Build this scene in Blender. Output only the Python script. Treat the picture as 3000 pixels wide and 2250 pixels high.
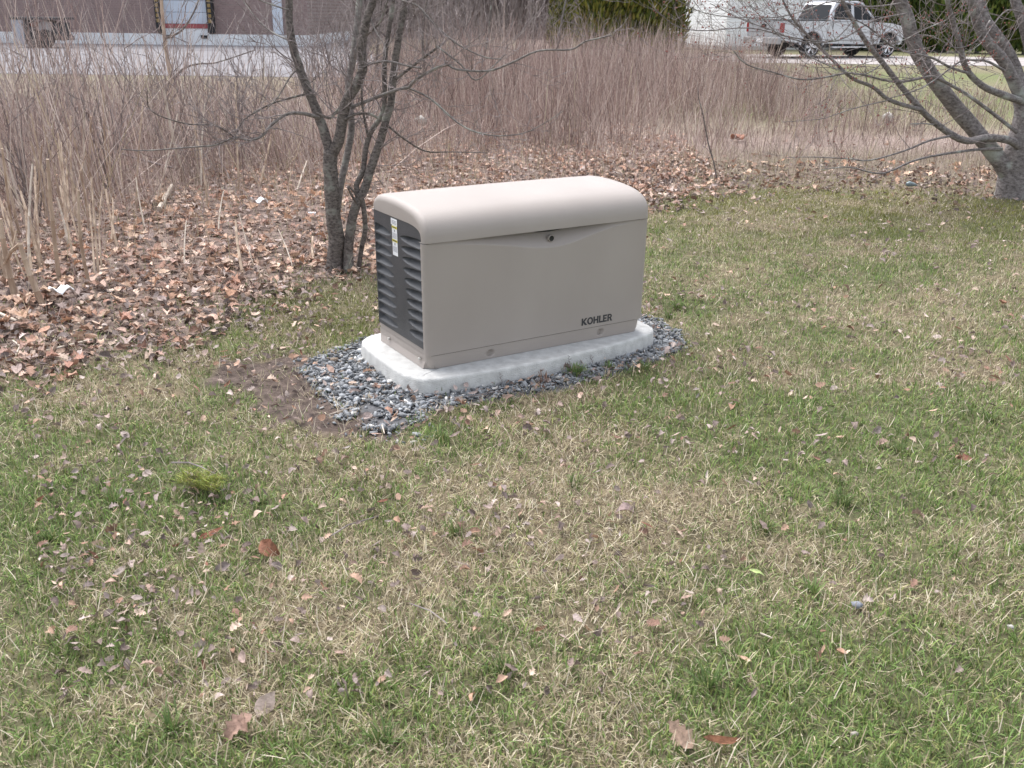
import bpy, bmesh, math, random
import numpy as np
from mathutils import Vector, Matrix, Euler

# ------------------------------------------------------------------ camera, sky, sun, exposure
for o in list(bpy.data.objects):
    bpy.data.objects.remove(o)
SC = bpy.context.scene
COL = SC.collection
CAM_H, FPX, PITCH, ROLL = 1.549, 2850.0, 0.36423, 0.01217
cam_d = bpy.data.cameras.new('camera')
cam = bpy.data.objects.new('camera', cam_d)
COL.objects.link(cam)
cam.matrix_world = Matrix.Translation((0, 0, CAM_H)) @ Matrix.Rotation(math.pi / 2 - PITCH, 4, 'X') @ Matrix.Rotation(ROLL, 4, 'Z')
cam_d.sensor_width = 36.0
cam_d.lens = 36.0 * FPX / 3000.0
cam_d.clip_start = 0.05
cam_d.clip_end = 2000.0
cam_d.dof.use_dof = True
cam_d.dof.focus_distance = 4.6
cam_d.dof.aperture_fstop = 9.0
SC.camera = cam

SUN_EL, SUN_AZ = math.radians(62), math.radians(-38)      # azimuth from +Y, to the left and beyond
world = bpy.data.worlds.new('World')
SC.world = world
world.use_nodes = True
wn, wl = world.node_tree.nodes, world.node_tree.links
wn.clear()
w_out = wn.new('ShaderNodeOutputWorld')
w_bg = wn.new('ShaderNodeBackground')
w_sky = wn.new('ShaderNodeTexSky')
w_sky.sky_type = 'NISHITA'
w_sky.sun_disc = False
w_sky.sun_elevation = SUN_EL
w_sky.sun_rotation = SUN_AZ
w_sky.air_density = 1.0
w_sky.dust_density = 1.6
w_sky.ozone_density = 1.0
w_hs = wn.new('ShaderNodeHueSaturation')                   # an overcast sky has little colour
w_hs.inputs['Saturation'].default_value = 0.34
wl.new(w_sky.outputs[0], w_hs.inputs['Color'])
wl.new(w_hs.outputs[0], w_bg.inputs['Color'])
wl.new(w_bg.outputs[0], w_out.inputs['Surface'])
w_bg.inputs['Strength'].default_value = 0.105
sun_d = bpy.data.lights.new('sun', 'SUN')
sun = bpy.data.objects.new('sun', sun_d)
COL.objects.link(sun)
sun_d.energy = 1.5
sun_d.angle = math.radians(50)
sun_d.color = (1.0, 0.965, 0.945)
_sd = Vector((math.sin(SUN_AZ) * math.cos(SUN_EL), math.cos(SUN_AZ) * math.cos(SUN_EL), math.sin(SUN_EL)))
sun.rotation_euler = _sd.to_track_quat('Z', 'Y').to_euler()
SC.view_settings.view_transform = 'Standard'
SC.view_settings.look = 'None'
SC.view_settings.gamma = 1.0
SC.view_settings.use_curve_mapping = False
SC.view_settings.exposure = 1.68

# ------------------------------------------------------------------ helpers
R = math.radians
_c, _s = math.cos(PITCH), math.sin(PITCH)
_cr, _sr = math.cos(ROLL), math.sin(ROLL)
CAM = Vector((0, 0, CAM_H))
FWD = Vector((0, _c, -_s))


def ray(px, py):
    a, b = px - 1500.0, py - 1125.0
    a0, b0 = a * _cr + b * _sr, -a * _sr + b * _cr
    return Vector((a0, FPX * _c - b0 * _s, -FPX * _s - b0 * _c))


def G(px, py, z=0.0):
    d = ray(px, py)
    return CAM + d * ((CAM_H - z) / (-d.z))


def P(px, py, Y):
    d = ray(px, py)
    return CAM + d * (Y / d.y)


def mpp(p):
    """metres for one pixel of the 3000 px photograph at point p"""
    return (Vector(p) - CAM).dot(FWD) / FPX


def vnoise(x, y, seed=0, scale=1.0):
    x = np.asarray(x, float) * scale + seed * 17.31
    y = np.asarray(y, float) * scale - seed * 9.73
    xi, yi = np.floor(x).astype(np.int64), np.floor(y).astype(np.int64)
    fx, fy = x - xi, y - yi
    fx, fy = fx * fx * (3 - 2 * fx), fy * fy * (3 - 2 * fy)

    def h(i, j):
        n = (i * 374761393 + j * 668265263 + seed * 1274126177) & 0x7fffffff
        n = ((n ^ (n >> 13)) * 1274126177) & 0x7fffffff
        return ((n ^ (n >> 16)) & 0xffff) / 65535.0
    a, b, c, d = h(xi, yi), h(xi + 1, yi), h(xi, yi + 1), h(xi + 1, yi + 1)
    return (a * (1 - fx) + b * fx) * (1 - fy) + (c * (1 - fx) + d * fx) * fy


def fbm(x, y, seed=0, scale=1.0, oct=3):
    t, a, s = 0, 1.0, 0
    for k in range(oct):
        t = t + a * vnoise(x, y, seed + k * 7, scale * 2 ** k)
        s += a
        a *= 0.5
    return t / s


def inpoly(x, y, poly):
    x, y = np.asarray(x), np.asarray(y)
    r = np.zeros(x.shape, bool)
    n = len(poly)
    for i in range(n):
        x0, y0 = poly[i]
        x1, y1 = poly[(i + 1) % n]
        k = (y0 > y) != (y1 > y)
        r ^= k & (x < (x1 - x0) * (y - y0) / ((y1 - y0) + 1e-12) + x0)
    return r


def link(o, parent=None):
    COL.objects.link(o)
    if parent is not None:
        o.parent = parent
    return o


def np_mesh(name, V, quads=None, tris=None, col=None, smooth=False):
    V = np.asarray(V, np.float32)
    me = bpy.data.meshes.new(name)
    nq = 0 if quads is None else len(quads)
    nt = 0 if tris is None else len(tris)
    me.vertices.add(len(V))
    me.vertices.foreach_set('co', V.ravel())
    idx, starts = [], []
    if nq:
        idx.append(np.asarray(quads, np.int32).ravel())
        starts.append(np.arange(nq, dtype=np.int32) * 4)
    if nt:
        idx.append(np.asarray(tris, np.int32).ravel())
        starts.append(nq * 4 + np.arange(nt, dtype=np.int32) * 3)
    idx, starts = np.concatenate(idx), np.concatenate(starts)
    me.loops.add(len(idx))
    me.loops.foreach_set('vertex_index', idx)
    me.polygons.add(len(starts))
    me.polygons.foreach_set('loop_start', starts)
    if smooth:
        me.polygons.foreach_set('use_smooth', np.ones(len(starts), bool))
    if col is not None:
        ca = me.color_attributes.new('Col', 'FLOAT_COLOR', 'POINT')
        c4 = np.ones((len(V), 4), np.float32)
        c4[:, :3] = col
        ca.data.foreach_set('color', c4.ravel())
    me.update(calc_edges=True)
    me.validate()
    return me


def obj(name, me, mat, parent=None, loc=None):
    o = bpy.data.objects.new(name, me)
    if mat is not None and len(me.materials) == 0:
        me.materials.append(mat)
    link(o, parent)
    if loc is not None:
        o.location = loc
    return o


def tag(o, label, cat, group=None, kind=None):
    o['label'] = label
    o['category'] = cat
    if group:
        o['group'] = group
    if kind:
        o['kind'] = kind
    return o


def empty(name, loc, rz=0.0):
    o = bpy.data.objects.new(name, None)
    o.location = loc
    o.rotation_euler = (0, 0, rz)
    return link(o)


class MB:
    """collects simple shapes into one mesh"""
    def __init__(s):
        s.v, s.f = [], []

    def add(s, v, f):
        b = len(s.v)
        s.v += [tuple(q) for q in v]
        s.f += [tuple(i + b for i in q) for q in f]
        return s

    def box(s, x0, x1, y0, y1, z0, z1, bev=0.0):
        if bev <= 0:
            v = [(x, y, z) for z in (z0, z1) for y in (y0, y1) for x in (x0, x1)]
            return s.add(v, [(0, 2, 3, 1), (4, 5, 7, 6), (0, 1, 5, 4), (2, 6, 7, 3), (0, 4, 6, 2), (1, 3, 7, 5)])
        bm = bmesh.new()
        bmesh.ops.create_cube(bm, size=1)
        for q in bm.verts:
            q.co = Vector(((x0 + x1) / 2 + q.co.x * (x1 - x0), (y0 + y1) / 2 + q.co.y * (y1 - y0), (z0 + z1) / 2 + q.co.z * (z1 - z0)))
        bmesh.ops.bevel(bm, geom=list(bm.edges), offset=bev, segments=2, affect='EDGES', profile=0.5)
        bm.verts.index_update()
        s.add([q.co for q in bm.verts], [[q.index for q in f.verts] for f in bm.faces])
        bm.free()
        return s

    def tube(s, pts, rad, n=6, cap=True, jag=0.0, rng=None):
        pts = [Vector(p) for p in pts]
        if not hasattr(rad, '__len__'):
            rad = [rad] * len(pts)
        b = len(s.v)
        up = None
        for i, p in enumerate(pts):
            t = (pts[min(i + 1, len(pts) - 1)] - pts[max(i - 1, 0)])
            if t.length < 1e-9:
                t = Vector((0, 0, 1))
            t.normalize()
            if up is None:
                up = t.orthogonal().normalized()
            else:
                up = (up - t * up.dot(t))
                up = up.normalized() if up.length > 1e-6 else t.orthogonal().normalized()
            sd = t.cross(up)
            for k in range(n):
                a = 2 * math.pi * k / n
                r = rad[i]
                if jag and rng:
                    r *= 1 + rng.uniform(-jag, jag)
                s.v.append(tuple(p + up * (math.cos(a) * r) + sd * (math.sin(a) * r)))
        for i in range(len(pts) - 1):
            for k in range(n):
                k2 = (k + 1) % n
                s.f.append((b + i * n + k, b + i * n + k2, b + (i + 1) * n + k2, b + (i + 1) * n + k))
        if cap:
            s.f.append(tuple(b + k for k in range(n))[::-1])
            s.f.append(tuple(b + (len(pts) - 1) * n + k for k in range(n)))
        return s

    def lathe(s, prof, c, axis='y', n=24):
        """prof: (radius, along) pairs round an axis through c"""
        b = len(s.v)
        for r, h in prof:
            for k in range(n):
                a = 2 * math.pi * k / n
                q = (math.cos(a) * r, math.sin(a) * r)
                p = (q[0], h, q[1]) if axis == 'y' else ((h, q[0], q[1]) if axis == 'x' else (q[0], q[1], h))
                s.v.append((c[0] + p[0], c[1] + p[1], c[2] + p[2]))
        for i in range(len(prof) - 1):
            for k in range(n):
                k2 = (k + 1) % n
                s.f.append((b + i * n + k, b + i * n + k2, b + (i + 1) * n + k2, b + (i + 1) * n + k))
        s.f.append(tuple(b + k for k in range(n)))
        s.f.append(tuple(b + (len(prof) - 1) * n + k for k in range(n)))
        return s

    def prism(s, poly, y0, y1):
        """poly in (x, z), extruded along y"""
        n = len(poly)
        v = [(x, y0, z) for x, z in poly] + [(x, y1, z) for x, z in poly]
        f = [tuple(range(n)), tuple(range(2 * n - 1, n - 1, -1))]
        f += [(i, i + n, (i + 1) % n + n, (i + 1) % n) for i in range(n)]
        return s.add(v, f)

    def mesh(s, name, smooth=False, fix=True):
        me = bpy.data.meshes.new(name)
        me.from_pydata(s.v, [], s.f)
        if fix:
            bm = bmesh.new()
            bm.from_mesh(me)
            bmesh.ops.recalc_face_normals(bm, faces=bm.faces)
            bm.to_mesh(me)
            bm.free()
        if smooth:
            me.polygons.foreach_set('use_smooth', np.ones(len(me.polygons), bool))
            if smooth != 'all':
                me.set_sharp_from_angle(angle=R(40))
        return me

    def build(s, name, mat, parent=None, smooth=False, loc=None):
        return obj(name, s.mesh(name, smooth), mat, parent, loc)


# ------------------------------------------------------------------ materials
def new_mat(name):
    m = bpy.data.materials.new(name)
    m.use_nodes = True
    nt = m.node_tree
    return m, nt.nodes, nt.links, nt.nodes['Principled BSDF']


def mat_surface(name, c1, c2, rough=0.7, scale=8.0, detail=6, bump=0.0, bscale=None, spec=0.4, metal=0.0, lo=0.35, hi=0.65, stretch=None, coat=0.0):
    m, n, l, b = new_mat(name)
    tc = n.new('ShaderNodeTexCoord')
    src = tc.outputs['Object']
    if stretch:
        mp = n.new('ShaderNodeMapping')
        mp.inputs['Scale'].default_value = stretch
        l.new(src, mp.inputs['Vector'])
        src = mp.outputs[0]
    nz = n.new('ShaderNodeTexNoise')
    nz.inputs['Scale'].default_value = scale
    nz.inputs['Detail'].default_value = detail
    l.new(src, nz.inputs['Vector'])
    cr = n.new('ShaderNodeValToRGB')
    cr.color_ramp.elements[0].position, cr.color_ramp.elements[1].position = lo, hi
    cr.color_ramp.elements[0].color, cr.color_ramp.elements[1].color = (*c1, 1), (*c2, 1)
    l.new(nz.outputs['Fac'], cr.inputs['Fac'])
    l.new(cr.outputs[0], b.inputs['Base Color'])
    b.inputs['Roughness'].default_value = rough
    b.inputs['Specular IOR Level'].default_value = spec
    b.inputs['Metallic'].default_value = metal
    b.inputs['Coat Weight'].default_value = coat
    if bump:
        n2 = n.new('ShaderNodeTexNoise')
        n2.inputs['Scale'].default_value = bscale or scale * 3
        n2.inputs['Detail'].default_value = 4
        l.new(src, n2.inputs['Vector'])
        bp = n.new('ShaderNodeBump')
        bp.inputs['Strength'].default_value = bump
        bp.inputs['Distance'].default_value = 0.01
        l.new(n2.outputs['Fac'], bp.inputs['Height'])
        l.new(bp.outputs[0], b.inputs['Normal'])
    return m


def mat_flat(name, c, rough=0.5, spec=0.4, metal=0.0):
    k = 0.88
    return mat_surface(name, tuple(x * k for x in c), c, rough, 14.0, 4, 0, None, spec, metal)


def mat_vcol(name, rough=0.75, transl=0.2, vary=0.25, scale=30.0, spec=0.25, objvary=0.0, bump=0.0):
    """colour held by each leaf, blade or stone, with a little procedural grain"""
    m, n, l, b = new_mat(name)
    at = n.new('ShaderNodeAttribute')
    at.attribute_name = 'Col'
    geo = n.new('ShaderNodeNewGeometry')
    nz = n.new('ShaderNodeTexNoise')
    nz.inputs['Scale'].default_value = scale
    l.new(geo.outputs['Position'], nz.inputs['Vector'])
    mr = n.new('ShaderNodeMapRange')
    mr.inputs['From Min'].default_value, mr.inputs['From Max'].default_value = 0.3, 0.7
    mr.inputs['To Min'].default_value, mr.inputs['To Max'].default_value = 1 - vary, 1 + vary
    l.new(nz.outputs['Fac'], mr.inputs['Value'])
    mx = n.new('ShaderNodeVectorMath')
    mx.operation = 'SCALE'
    l.new(at.outputs['Color'], mx.inputs[0])
    l.new(mr.outputs[0], mx.inputs['Scale'])
    src = mx.outputs[0]
    if objvary:
        oi = n.new('ShaderNodeObjectInfo')
        m2 = n.new('ShaderNodeMapRange')
        m2.inputs['To Min'].default_value, m2.inputs['To Max'].default_value = 1 - objvary, 1 + objvary
        l.new(oi.outputs['Random'], m2.inputs['Value'])
        v2 = n.new('ShaderNodeVectorMath')
        v2.operation = 'SCALE'
        l.new(src, v2.inputs[0])
        l.new(m2.outputs[0], v2.inputs['Scale'])
        src = v2.outputs[0]
    l.new(src, b.inputs['Base Color'])
    b.inputs['Roughness'].default_value = rough
    b.inputs['Specular IOR Level'].default_value = spec
    if bump:
        n2 = n.new('ShaderNodeTexNoise')
        n2.inputs['Scale'].default_value = scale * 3
        l.new(geo.outputs['Position'], n2.inputs['Vector'])
        bp = n.new('ShaderNodeBump')
        bp.inputs['Strength'].default_value = bump
        bp.inputs['Distance'].default_value = 0.01
        l.new(n2.outputs['Fac'], bp.inputs['Height'])
        l.new(bp.outputs[0], b.inputs['Normal'])
    if transl:
        tr = n.new('ShaderNodeBsdfTranslucent')
        l.new(src, tr.inputs['Color'])
        ms = n.new('ShaderNodeMixShader')
        ms.inputs['Fac'].default_value = transl
        l.new(b.outputs[0], ms.inputs[1])
        l.new(tr.outputs[0], ms.inputs[2])
        l.new(ms.outputs[0], n['Material Output'].inputs['Surface'])
    return m


def mat_bark(name, dark, light, lichen, sc=1.0):
    m, n, l, b = new_mat(name)
    tc = n.new('ShaderNodeTexCoord')
    mp = n.new('ShaderNodeMapping')
    mp.inputs['Scale'].default_value = (1, 1, 1.7)
    l.new(tc.outputs['Object'], mp.inputs['Vector'])
    n1 = n.new('ShaderNodeTexNoise')
    n1.inputs['Scale'].default_value = 46 * sc
    n1.inputs['Detail'].default_value = 8
    n1.inputs['Roughness'].default_value = 0.65
    l.new(mp.outputs[0], n1.inputs['Vector'])
    cr = n.new('ShaderNodeValToRGB')
    cr.color_ramp.elements[0].position, cr.color_ramp.elements[1].position = 0.36, 0.68
    cr.color_ramp.elements[0].color, cr.color_ramp.elements[1].color = (*dark, 1), (*light, 1)
    l.new(n1.outputs['Fac'], cr.inputs['Fac'])
    n2 = n.new('ShaderNodeTexNoise')
    n2.inputs['Scale'].default_value = 9 * sc
    n2.inputs['Detail'].default_value = 6
    l.new(tc.outputs['Object'], n2.inputs['Vector'])
    c2 = n.new('ShaderNodeValToRGB')
    c2.color_ramp.elements[0].position, c2.color_ramp.elements[1].position = 0.55, 0.7
    l.new(n2.outputs['Fac'], c2.inputs['Fac'])
    mx = n.new('ShaderNodeMixRGB')
    l.new(c2.outputs[0], mx.inputs['Fac'])
    l.new(cr.outputs[0], mx.inputs['Color1'])
    mx.inputs['Color2'].default_value = (*lichen, 1)
    l.new(mx.outputs[0], b.inputs['Base Color'])
    b.inputs['Roughness'].default_value = 0.9
    b.inputs['Specular IOR Level'].default_value = 0.15
    bp = n.new('ShaderNodeBump')
    bp.inputs['Strength'].default_value = 0.55
    bp.inputs['Distance'].default_value = 0.022
    l.new(n1.outputs['Fac'], bp.inputs['Height'])
    l.new(bp.outputs[0], b.inputs['Normal'])
    return m


M = {}
M['ground'] = mat_vcol('ground_soil', 0.95, 0.0, 0.38, 26.0, 0.1, 0, 0.9)
M['veg'] = mat_vcol('grass_blade', 0.7, 0.18, 0.18, 9.0, 0.25)
M['leaf'] = mat_vcol('dry_leaf', 0.75, 0.12, 0.3, 90.0, 0.3, 0.3, 0.25)
M['stone'] = mat_vcol('crushed_stone', 0.8, 0.0, 0.25, 160.0, 0.35, 0, 0.3)
M['evergreen'] = mat_vcol('evergreen_foliage', 0.7, 0.15, 0.35, 2.2, 0.25)
M['cane'] = mat_surface('dry_cane', (0.30, 0.21, 0.15), (0.52, 0.41, 0.31), 0.75, 22, 6, 0.3, 80, 0.3, stretch=(1, 1, 0.25))
M['pale_cane'] = mat_surface('bleached_cane', (0.40, 0.325, 0.26), (0.58, 0.51, 0.43), 0.7, 22, 6, 0.3, 80, 0.3, stretch=(1, 1, 0.25))
M['bark'] = mat_bark('cherry_bark', (0.065, 0.055, 0.052), (0.24, 0.21, 0.19), (0.31, 0.31, 0.27))
M['bark_pale'] = mat_bark('pale_bark', (0.12, 0.105, 0.10), (0.30, 0.275, 0.255), (0.36, 0.36, 0.32), 0.8)
M['bark_grey'] = mat_bark('maple_bark', (0.105, 0.091, 0.089), (0.31, 0.28, 0.272), (0.37, 0.38, 0.35), 0.7)
M['twig'] = mat_surface('twig_bark', (0.14, 0.112, 0.108), (0.31, 0.27, 0.26), 0.85, 18, 5, 0, None, 0.2)
M['bud'] = mat_flat('red_bud', (0.24, 0.075, 0.06), 0.6)
M['beige'] = mat_surface('textured_beige_resin', (0.330, 0.289, 0.263), (0.368, 0.326, 0.299), 0.5, 3.2, 8, 0.25, 520, 0.45, lo=.25, hi=.75, stretch=(1, 1, .45))
M['charcoal'] = mat_surface('charcoal_resin', (0.054, 0.055, 0.060), (0.066, 0.067, 0.072), 0.5, 12.0, 4, 0.2, 480, 0.45)
M['black'] = mat_flat('black_plastic', (0.012, 0.012, 0.014), 0.45)
M['seam'] = mat_flat('dark_gap', (0.03, 0.027, 0.025), 0.8)
M['logo'] = mat_flat('dark_grey_lettering', (0.045, 0.045, 0.05), 0.5)
M['decal'] = mat_flat('white_decal', (0.80, 0.80, 0.82), 0.45)
M['yellow'] = mat_flat('yellow_warning_band', (0.72, 0.62, 0.06), 0.5)
M['print'] = mat_flat('grey_print', (0.28, 0.28, 0.31), 0.6)
M['steel'] = mat_flat('zinc_screw', (0.62, 0.61, 0.58), 0.3, 0.5, 0.9)
M['concrete'] = mat_surface('cast_concrete', (0.45, 0.445, 0.43), (0.60, 0.595, 0.575), 0.85, 22.0, 12, 0.45, 170, 0.25, lo=.3, hi=.7)


def srand(seed):
    return np.random.default_rng(seed)


# ------------------------------------------------------------------ the lie of the land
GX, GY, GYAW, PADZ = -0.3726, 4.0003, 0.54942, 0.080
_gc, _gs = math.cos(GYAW), math.sin(GYAW)


def gw(u, v):
    """generator frame (u along the front, v to the back) to ground x, y"""
    return (GX + u * _gc - v * _gs, GY + u * _gs + v * _gc)


def guv(x, y):
    dx, dy = x - GX, y - GY
    return dx * _gc + dy * _gs, -dx * _gs + dy * _gc


# lawn edge and field edge, measured on the ground
_lb = [(-900, 1120), (-300, 1090), (0, 1062), (250, 1050), (420, 1015), (560, 968), (700, 905), (850, 840), (1000, 805), (1150, 775), (1500, 665), (1900, 585), (2000, 566), (2300, 545), (2600, 552), (2800, 560), (3000, 575), (3500, 600)]
LB = sorted([(G(*q).x, G(*q).y) for q in _lb])
_fb = [(-900, 930), (-200, 850), (0, 800), (150, 745), (300, 670), (450, 605), (700, 545), (1000, 520), (1300, 495), (1900, 478), (2300, 468), (2900, 462), (3500, 462)]
FB = sorted([(G(*q).x, G(*q).y) for q in _fb])


def ylawn(x):
    return np.interp(x, [a for a, b in LB], [b for a, b in LB])


def yfield(x):
    return np.interp(x, [a for a, b in FB], [b for a, b in FB])


def gpoly(pts):
    return [(G(*q).x, G(*q).y) for q in pts]


GRAVEL = gpoly([(1135, 975), (1050, 1000), (985, 1030), (905, 1068), (880, 1090), (930, 1120), (955, 1165), (1040, 1195), (1085, 1245), (1150, 1265), (1225, 1245), (1250, 1212), (1350, 1188), (1500, 1166), (1640, 1142), (1770, 1106), (1900, 1068), (2000, 1022), (2000, 995), (1930, 955), (1800, 900), (1300, 880)])
MUD = gpoly([(640, 1090), (740, 1050), (850, 1035), (930, 1045), (1010, 1150), (1100, 1220), (1180, 1245), (1260, 1235), (1180, 1290), (1050, 1305), (880, 1290), (800, 1240), (690, 1170)])


def zland(x, y):
    x, y = np.asarray(x, float), np.asarray(y, float)
    n = (fbm(x, y, 3, 1.1, 3) - 0.5) * 0.05 + (fbm(x, y, 11, 5.0, 2) - 0.5) * 0.018
    u, v = guv(x, y)
    d = np.maximum(np.maximum(-0.35 - u, u - 1.55), np.maximum(-0.4 - v, v - 0.8))
    k = np.clip((d + 0.05) / 0.6, 0, 1)
    far = np.clip((y - 22) / 4, 0, 1)
    return n * k * (1 - far)


def zl(x, y):
    return float(zland(np.array([x]), np.array([y]))[0])


# how green the lawn is, 0 straw .. 1 green
_gs_pts = [(120, 1520, .45, .9), (520, 1390, .25, .6), (330, 1900, .3, .5), (2420, 2080, .35, .5), (2900, 1980, .5, .5), (2400, 1330, .35, .45), (2650, 1250, .5, .4), (1420, 1930, .25, .5), (1140, 2180, .35, .6), (90, 2150, .35, .4), (2080, 2010, .15, .8), (1290, 1260, .2, .5), (2150, 880, .4, .4), (1990, 900, .2, .6), (2000, 1150, .3, .35),
           (930, 1330, .3, -.7), (1200, 1800, .28, -.5), (1900, 1560, .45, -.45), (2480, 1720, .45, -.5), (1560, 1250, .35, -.4), (2200, 660, .8, -.1), (640, 1980, .2, -.4), (1650, 1500, .4, -.3), (760, 1640, .2, -.4), (2750, 850, .8, -.05), (500, 1150, .5, -.1), (1560, 2140, .25, -.4)]
_gs_w = [(G(a, b).x, G(a, b).y, r, k) for a, b, r, k in _gs_pts]


def green(x, y):
    g = 0.58 + (fbm(x, y, 21, 2.2, 3) - 0.5) * 1.0 + (fbm(x, y, 33, 8.0, 2) - 0.5) * 1.0
    for cx, cy, r, k in _gs_w:
        g = g + 0.62 * k * np.exp(-((x - cx) ** 2 + (y - cy) ** 2) / (r * r))
    return np.clip(g, 0.1, 0.92)


def lerp(a, b, t):
    return np.asarray(a)[None, :] * (1 - t[:, None]) + np.asarray(b)[None, :] * t[:, None]


# ground: one sheet out to the horizon
def grid_line(a, b, fine0, fine1, step, grow):
    mid = list(np.arange(fine0, fine1 + 1e-6, step))
    hi, s = [], step
    while (hi[-1] if hi else mid[-1]) < b:
        s *= grow
        hi.append((hi[-1] if hi else mid[-1]) + s)
    lo, s = [], step
    while (lo[-1] if lo else mid[0]) > a:
        s *= grow
        lo.append((lo[-1] if lo else mid[0]) - s)
    return np.array(lo[::-1] + mid + hi)


xs = grid_line(-420, 420, -6.5, 7.5, 0.055, 1.12)
ys = grid_line(-300, 520, 1.2, 12.0, 0.055, 1.10)
XX, YY = np.meshgrid(xs, ys)
gx, gy = XX.ravel(), YY.ravel()
gz = zland(gx, gy)
gm = green(gx, gy)
thatch = lerp((0.165, 0.13, 0.09), (0.095, 0.10, 0.052), gm)
dirt = np.array((0.10, 0.077, 0.066))
litter = np.array((0.195, 0.148, 0.128))
fieldc = np.array((0.25, 0.195, 0.17))
gcol = thatch * (0.8 + 0.4 * fbm(gx, gy, 5, 6, 2))[:, None]
k = np.clip((gy - ylawn(gx) + 0.15 + (fbm(gx, gy, 8, 3.0, 2) - .5) * 0.7) / 0.25, 0, 1)[:, None]
k = k * np.where(gx > 1.8, .55, 1)[:, None]
gcol = gcol * (1 - k) + litter * k
k = np.clip((gy - yfield(gx)) / 1.5, 0, 1)[:, None]
gcol = gcol * (1 - k) + fieldc * k
# the mown grass far off on the right, up to the drive, and the verge before the loading yard
gn = np.clip(fbm(gx, gy, 47, .35, 3) * 2.4 - .7, 0, 1)[:, None]
gr = np.clip((gx - (1.5 + 0.0 * gy)) / 3.0, 0, 1) * np.clip((gy - 13.5) / 3.0, 0, 1)
gr = np.maximum(gr, np.clip((gy - 17.0) / 2.5, 0, 1) * (gx < 0) * 0.55)
gr = np.clip(gr + (fbm(gx, gy, 44, 0.5, 3) - .5) * 0.5 * (gr > 0), 0, 1)[:, None]
gcol = gcol * (1 - gr) + (np.array((0.20, 0.175, 0.115))[None] * (1 - gn) + np.array((0.15, 0.17, 0.075))[None] * gn) * gr
mud = inpoly(gx + (fbm(gx, gy, 6, 6, 2) - .5) * .25, gy + (fbm(gx, gy, 16, 6, 2) - .5) * .25, MUD)
gcol[mud] = dirt * (0.85 + 0.4 * fbm(gx, gy, 9, 14, 2))[mud][:, None]
gz[mud] += (fbm(gx, gy, 12, 14, 3)[mud] - 0.5) * 0.05
gv = inpoly(gx, gy, GRAVEL)
gcol[gv] = np.array((0.115, 0.115, 0.12))
nx, ny = len(xs), len(ys)
ii = (np.arange(ny - 1)[:, None] * nx + np.arange(nx - 1)[None, :]).ravel()
quads = np.stack([ii, ii + 1, ii + nx + 1, ii + nx], 1)
ground = obj('ground', np_mesh('ground', np.stack([gx, gy, gz], 1), quads, None, gcol, True), M['ground'])
tag(ground, 'uneven early spring ground of lawn, bare mud and leaf covered soil', 'ground', kind='structure')

# ------------------------------------------------------------------ far setting: yard, drive
def sheet(name, poly, z, mat, label, cat):
    v = [(x, y, z) for x, y in poly]
    me = bpy.data.meshes.new(name)
    me.from_pydata(v, [], [tuple(range(len(v)))])
    return tag(obj(name, me, mat), label, cat, kind='structure')


M['asphalt'] = mat_surface('worn_asphalt', (0.185, 0.178, 0.188), (0.25, 0.24, 0.248), 0.9, 0.6, 8, 0.3, 30, 0.2)
M['drive'] = mat_surface('pale_gravel_drive', (0.30, 0.27, 0.26), (0.42, 0.39, 0.375), 0.9, 1.2, 8, 0.3, 40, 0.2)
sheet('loading_yard', [(-95, 25.2), (-3.5, 25.2), (-5.5, 40), (-9.0, 58.6), (-95, 58.6)], 0.010, M['asphalt'], 'pale worn asphalt of the loading yard before the warehouse', 'yard')
sheet('driveway', [(6.0, 36.2), (60, 35.2), (60, 43.0), (6.0, 44.6)], 0.012, M['drive'], 'pale gravel driveway the pickup truck is parked on', 'driveway')

# ------------------------------------------------------------------ the standby generator
gen = empty('standby_generator', (GX, GY, PADZ), GYAW)
tag(gen, 'beige standby generator with charcoal louvred end standing on a concrete pad', 'generator')
GL, GW = 1.19, 0.52
SEAM, BASE = 0.562, 0.062


def taper(z):
    return 0.006 * z / 0.6


def hgrid(name, S, Z, fn, mat, parent, skip=None, smooth=True):
    """grid over S x Z; fn(s, z) -> local point"""
    ns, nz = len(S), len(Z)
    V = [fn(s_, z_) for z_ in Z for s_ in S]
    F = []
    for j in range(nz - 1):
        for i in range(ns - 1):
            F.append((j * ns + i, j * ns + i + 1, (j + 1) * ns + i + 1, (j + 1) * ns + i))
    me = np_mesh(name, np.array(V), np.array(F), None, None, smooth)
    return obj(name, me, mat, parent)


# path round the front: left flank, corner, front, corner, right flank
def shell_path(r, u0, u1, v0, v1, step=0.012, nc=7):
    pts = []
    for t in np.arange(0, 1.0001, 0.25):
        pts.append((u0, v1 + (v0 + r - v1) * t))
    for i in range(1, nc + 1):
        a = math.pi / 2 * i / nc
        pts.append((u0 + r - r * math.cos(a), v0 + r - r * math.sin(a)))
    n = int((u1 - u0 - 2 * r) / step)
    for i in range(1, n + 1):
        pts.append((u0 + r + (u1 - u0 - 2 * r) * i / n, v0))
    for i in range(1, nc + 1):
        a = math.pi / 2 * i / nc
        pts.append((u1 - r + r * math.sin(a), v0 + r - r * math.cos(a)))
    for t in np.arange(0.25, 1.0001, 0.25):
        pts.append((u1, v0 + r + (v1 - v0 - r) * t))
    return pts


SM_U = [-1, 0.0, .15, .30, .42, .5, .556, .60, .648, .70, .749, .80, .843, .90, .965, 1.1, 1.19, 2]
SM_Z = [.5615, .5585, .549, .5345, .5165, .5015, .4915, .486, .4835, .487, .4955, .507, .518, .530, .5415, .5535, .5605, .5615]


def smile(u):
    return np.interp(u, SM_U, SM_Z)


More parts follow.
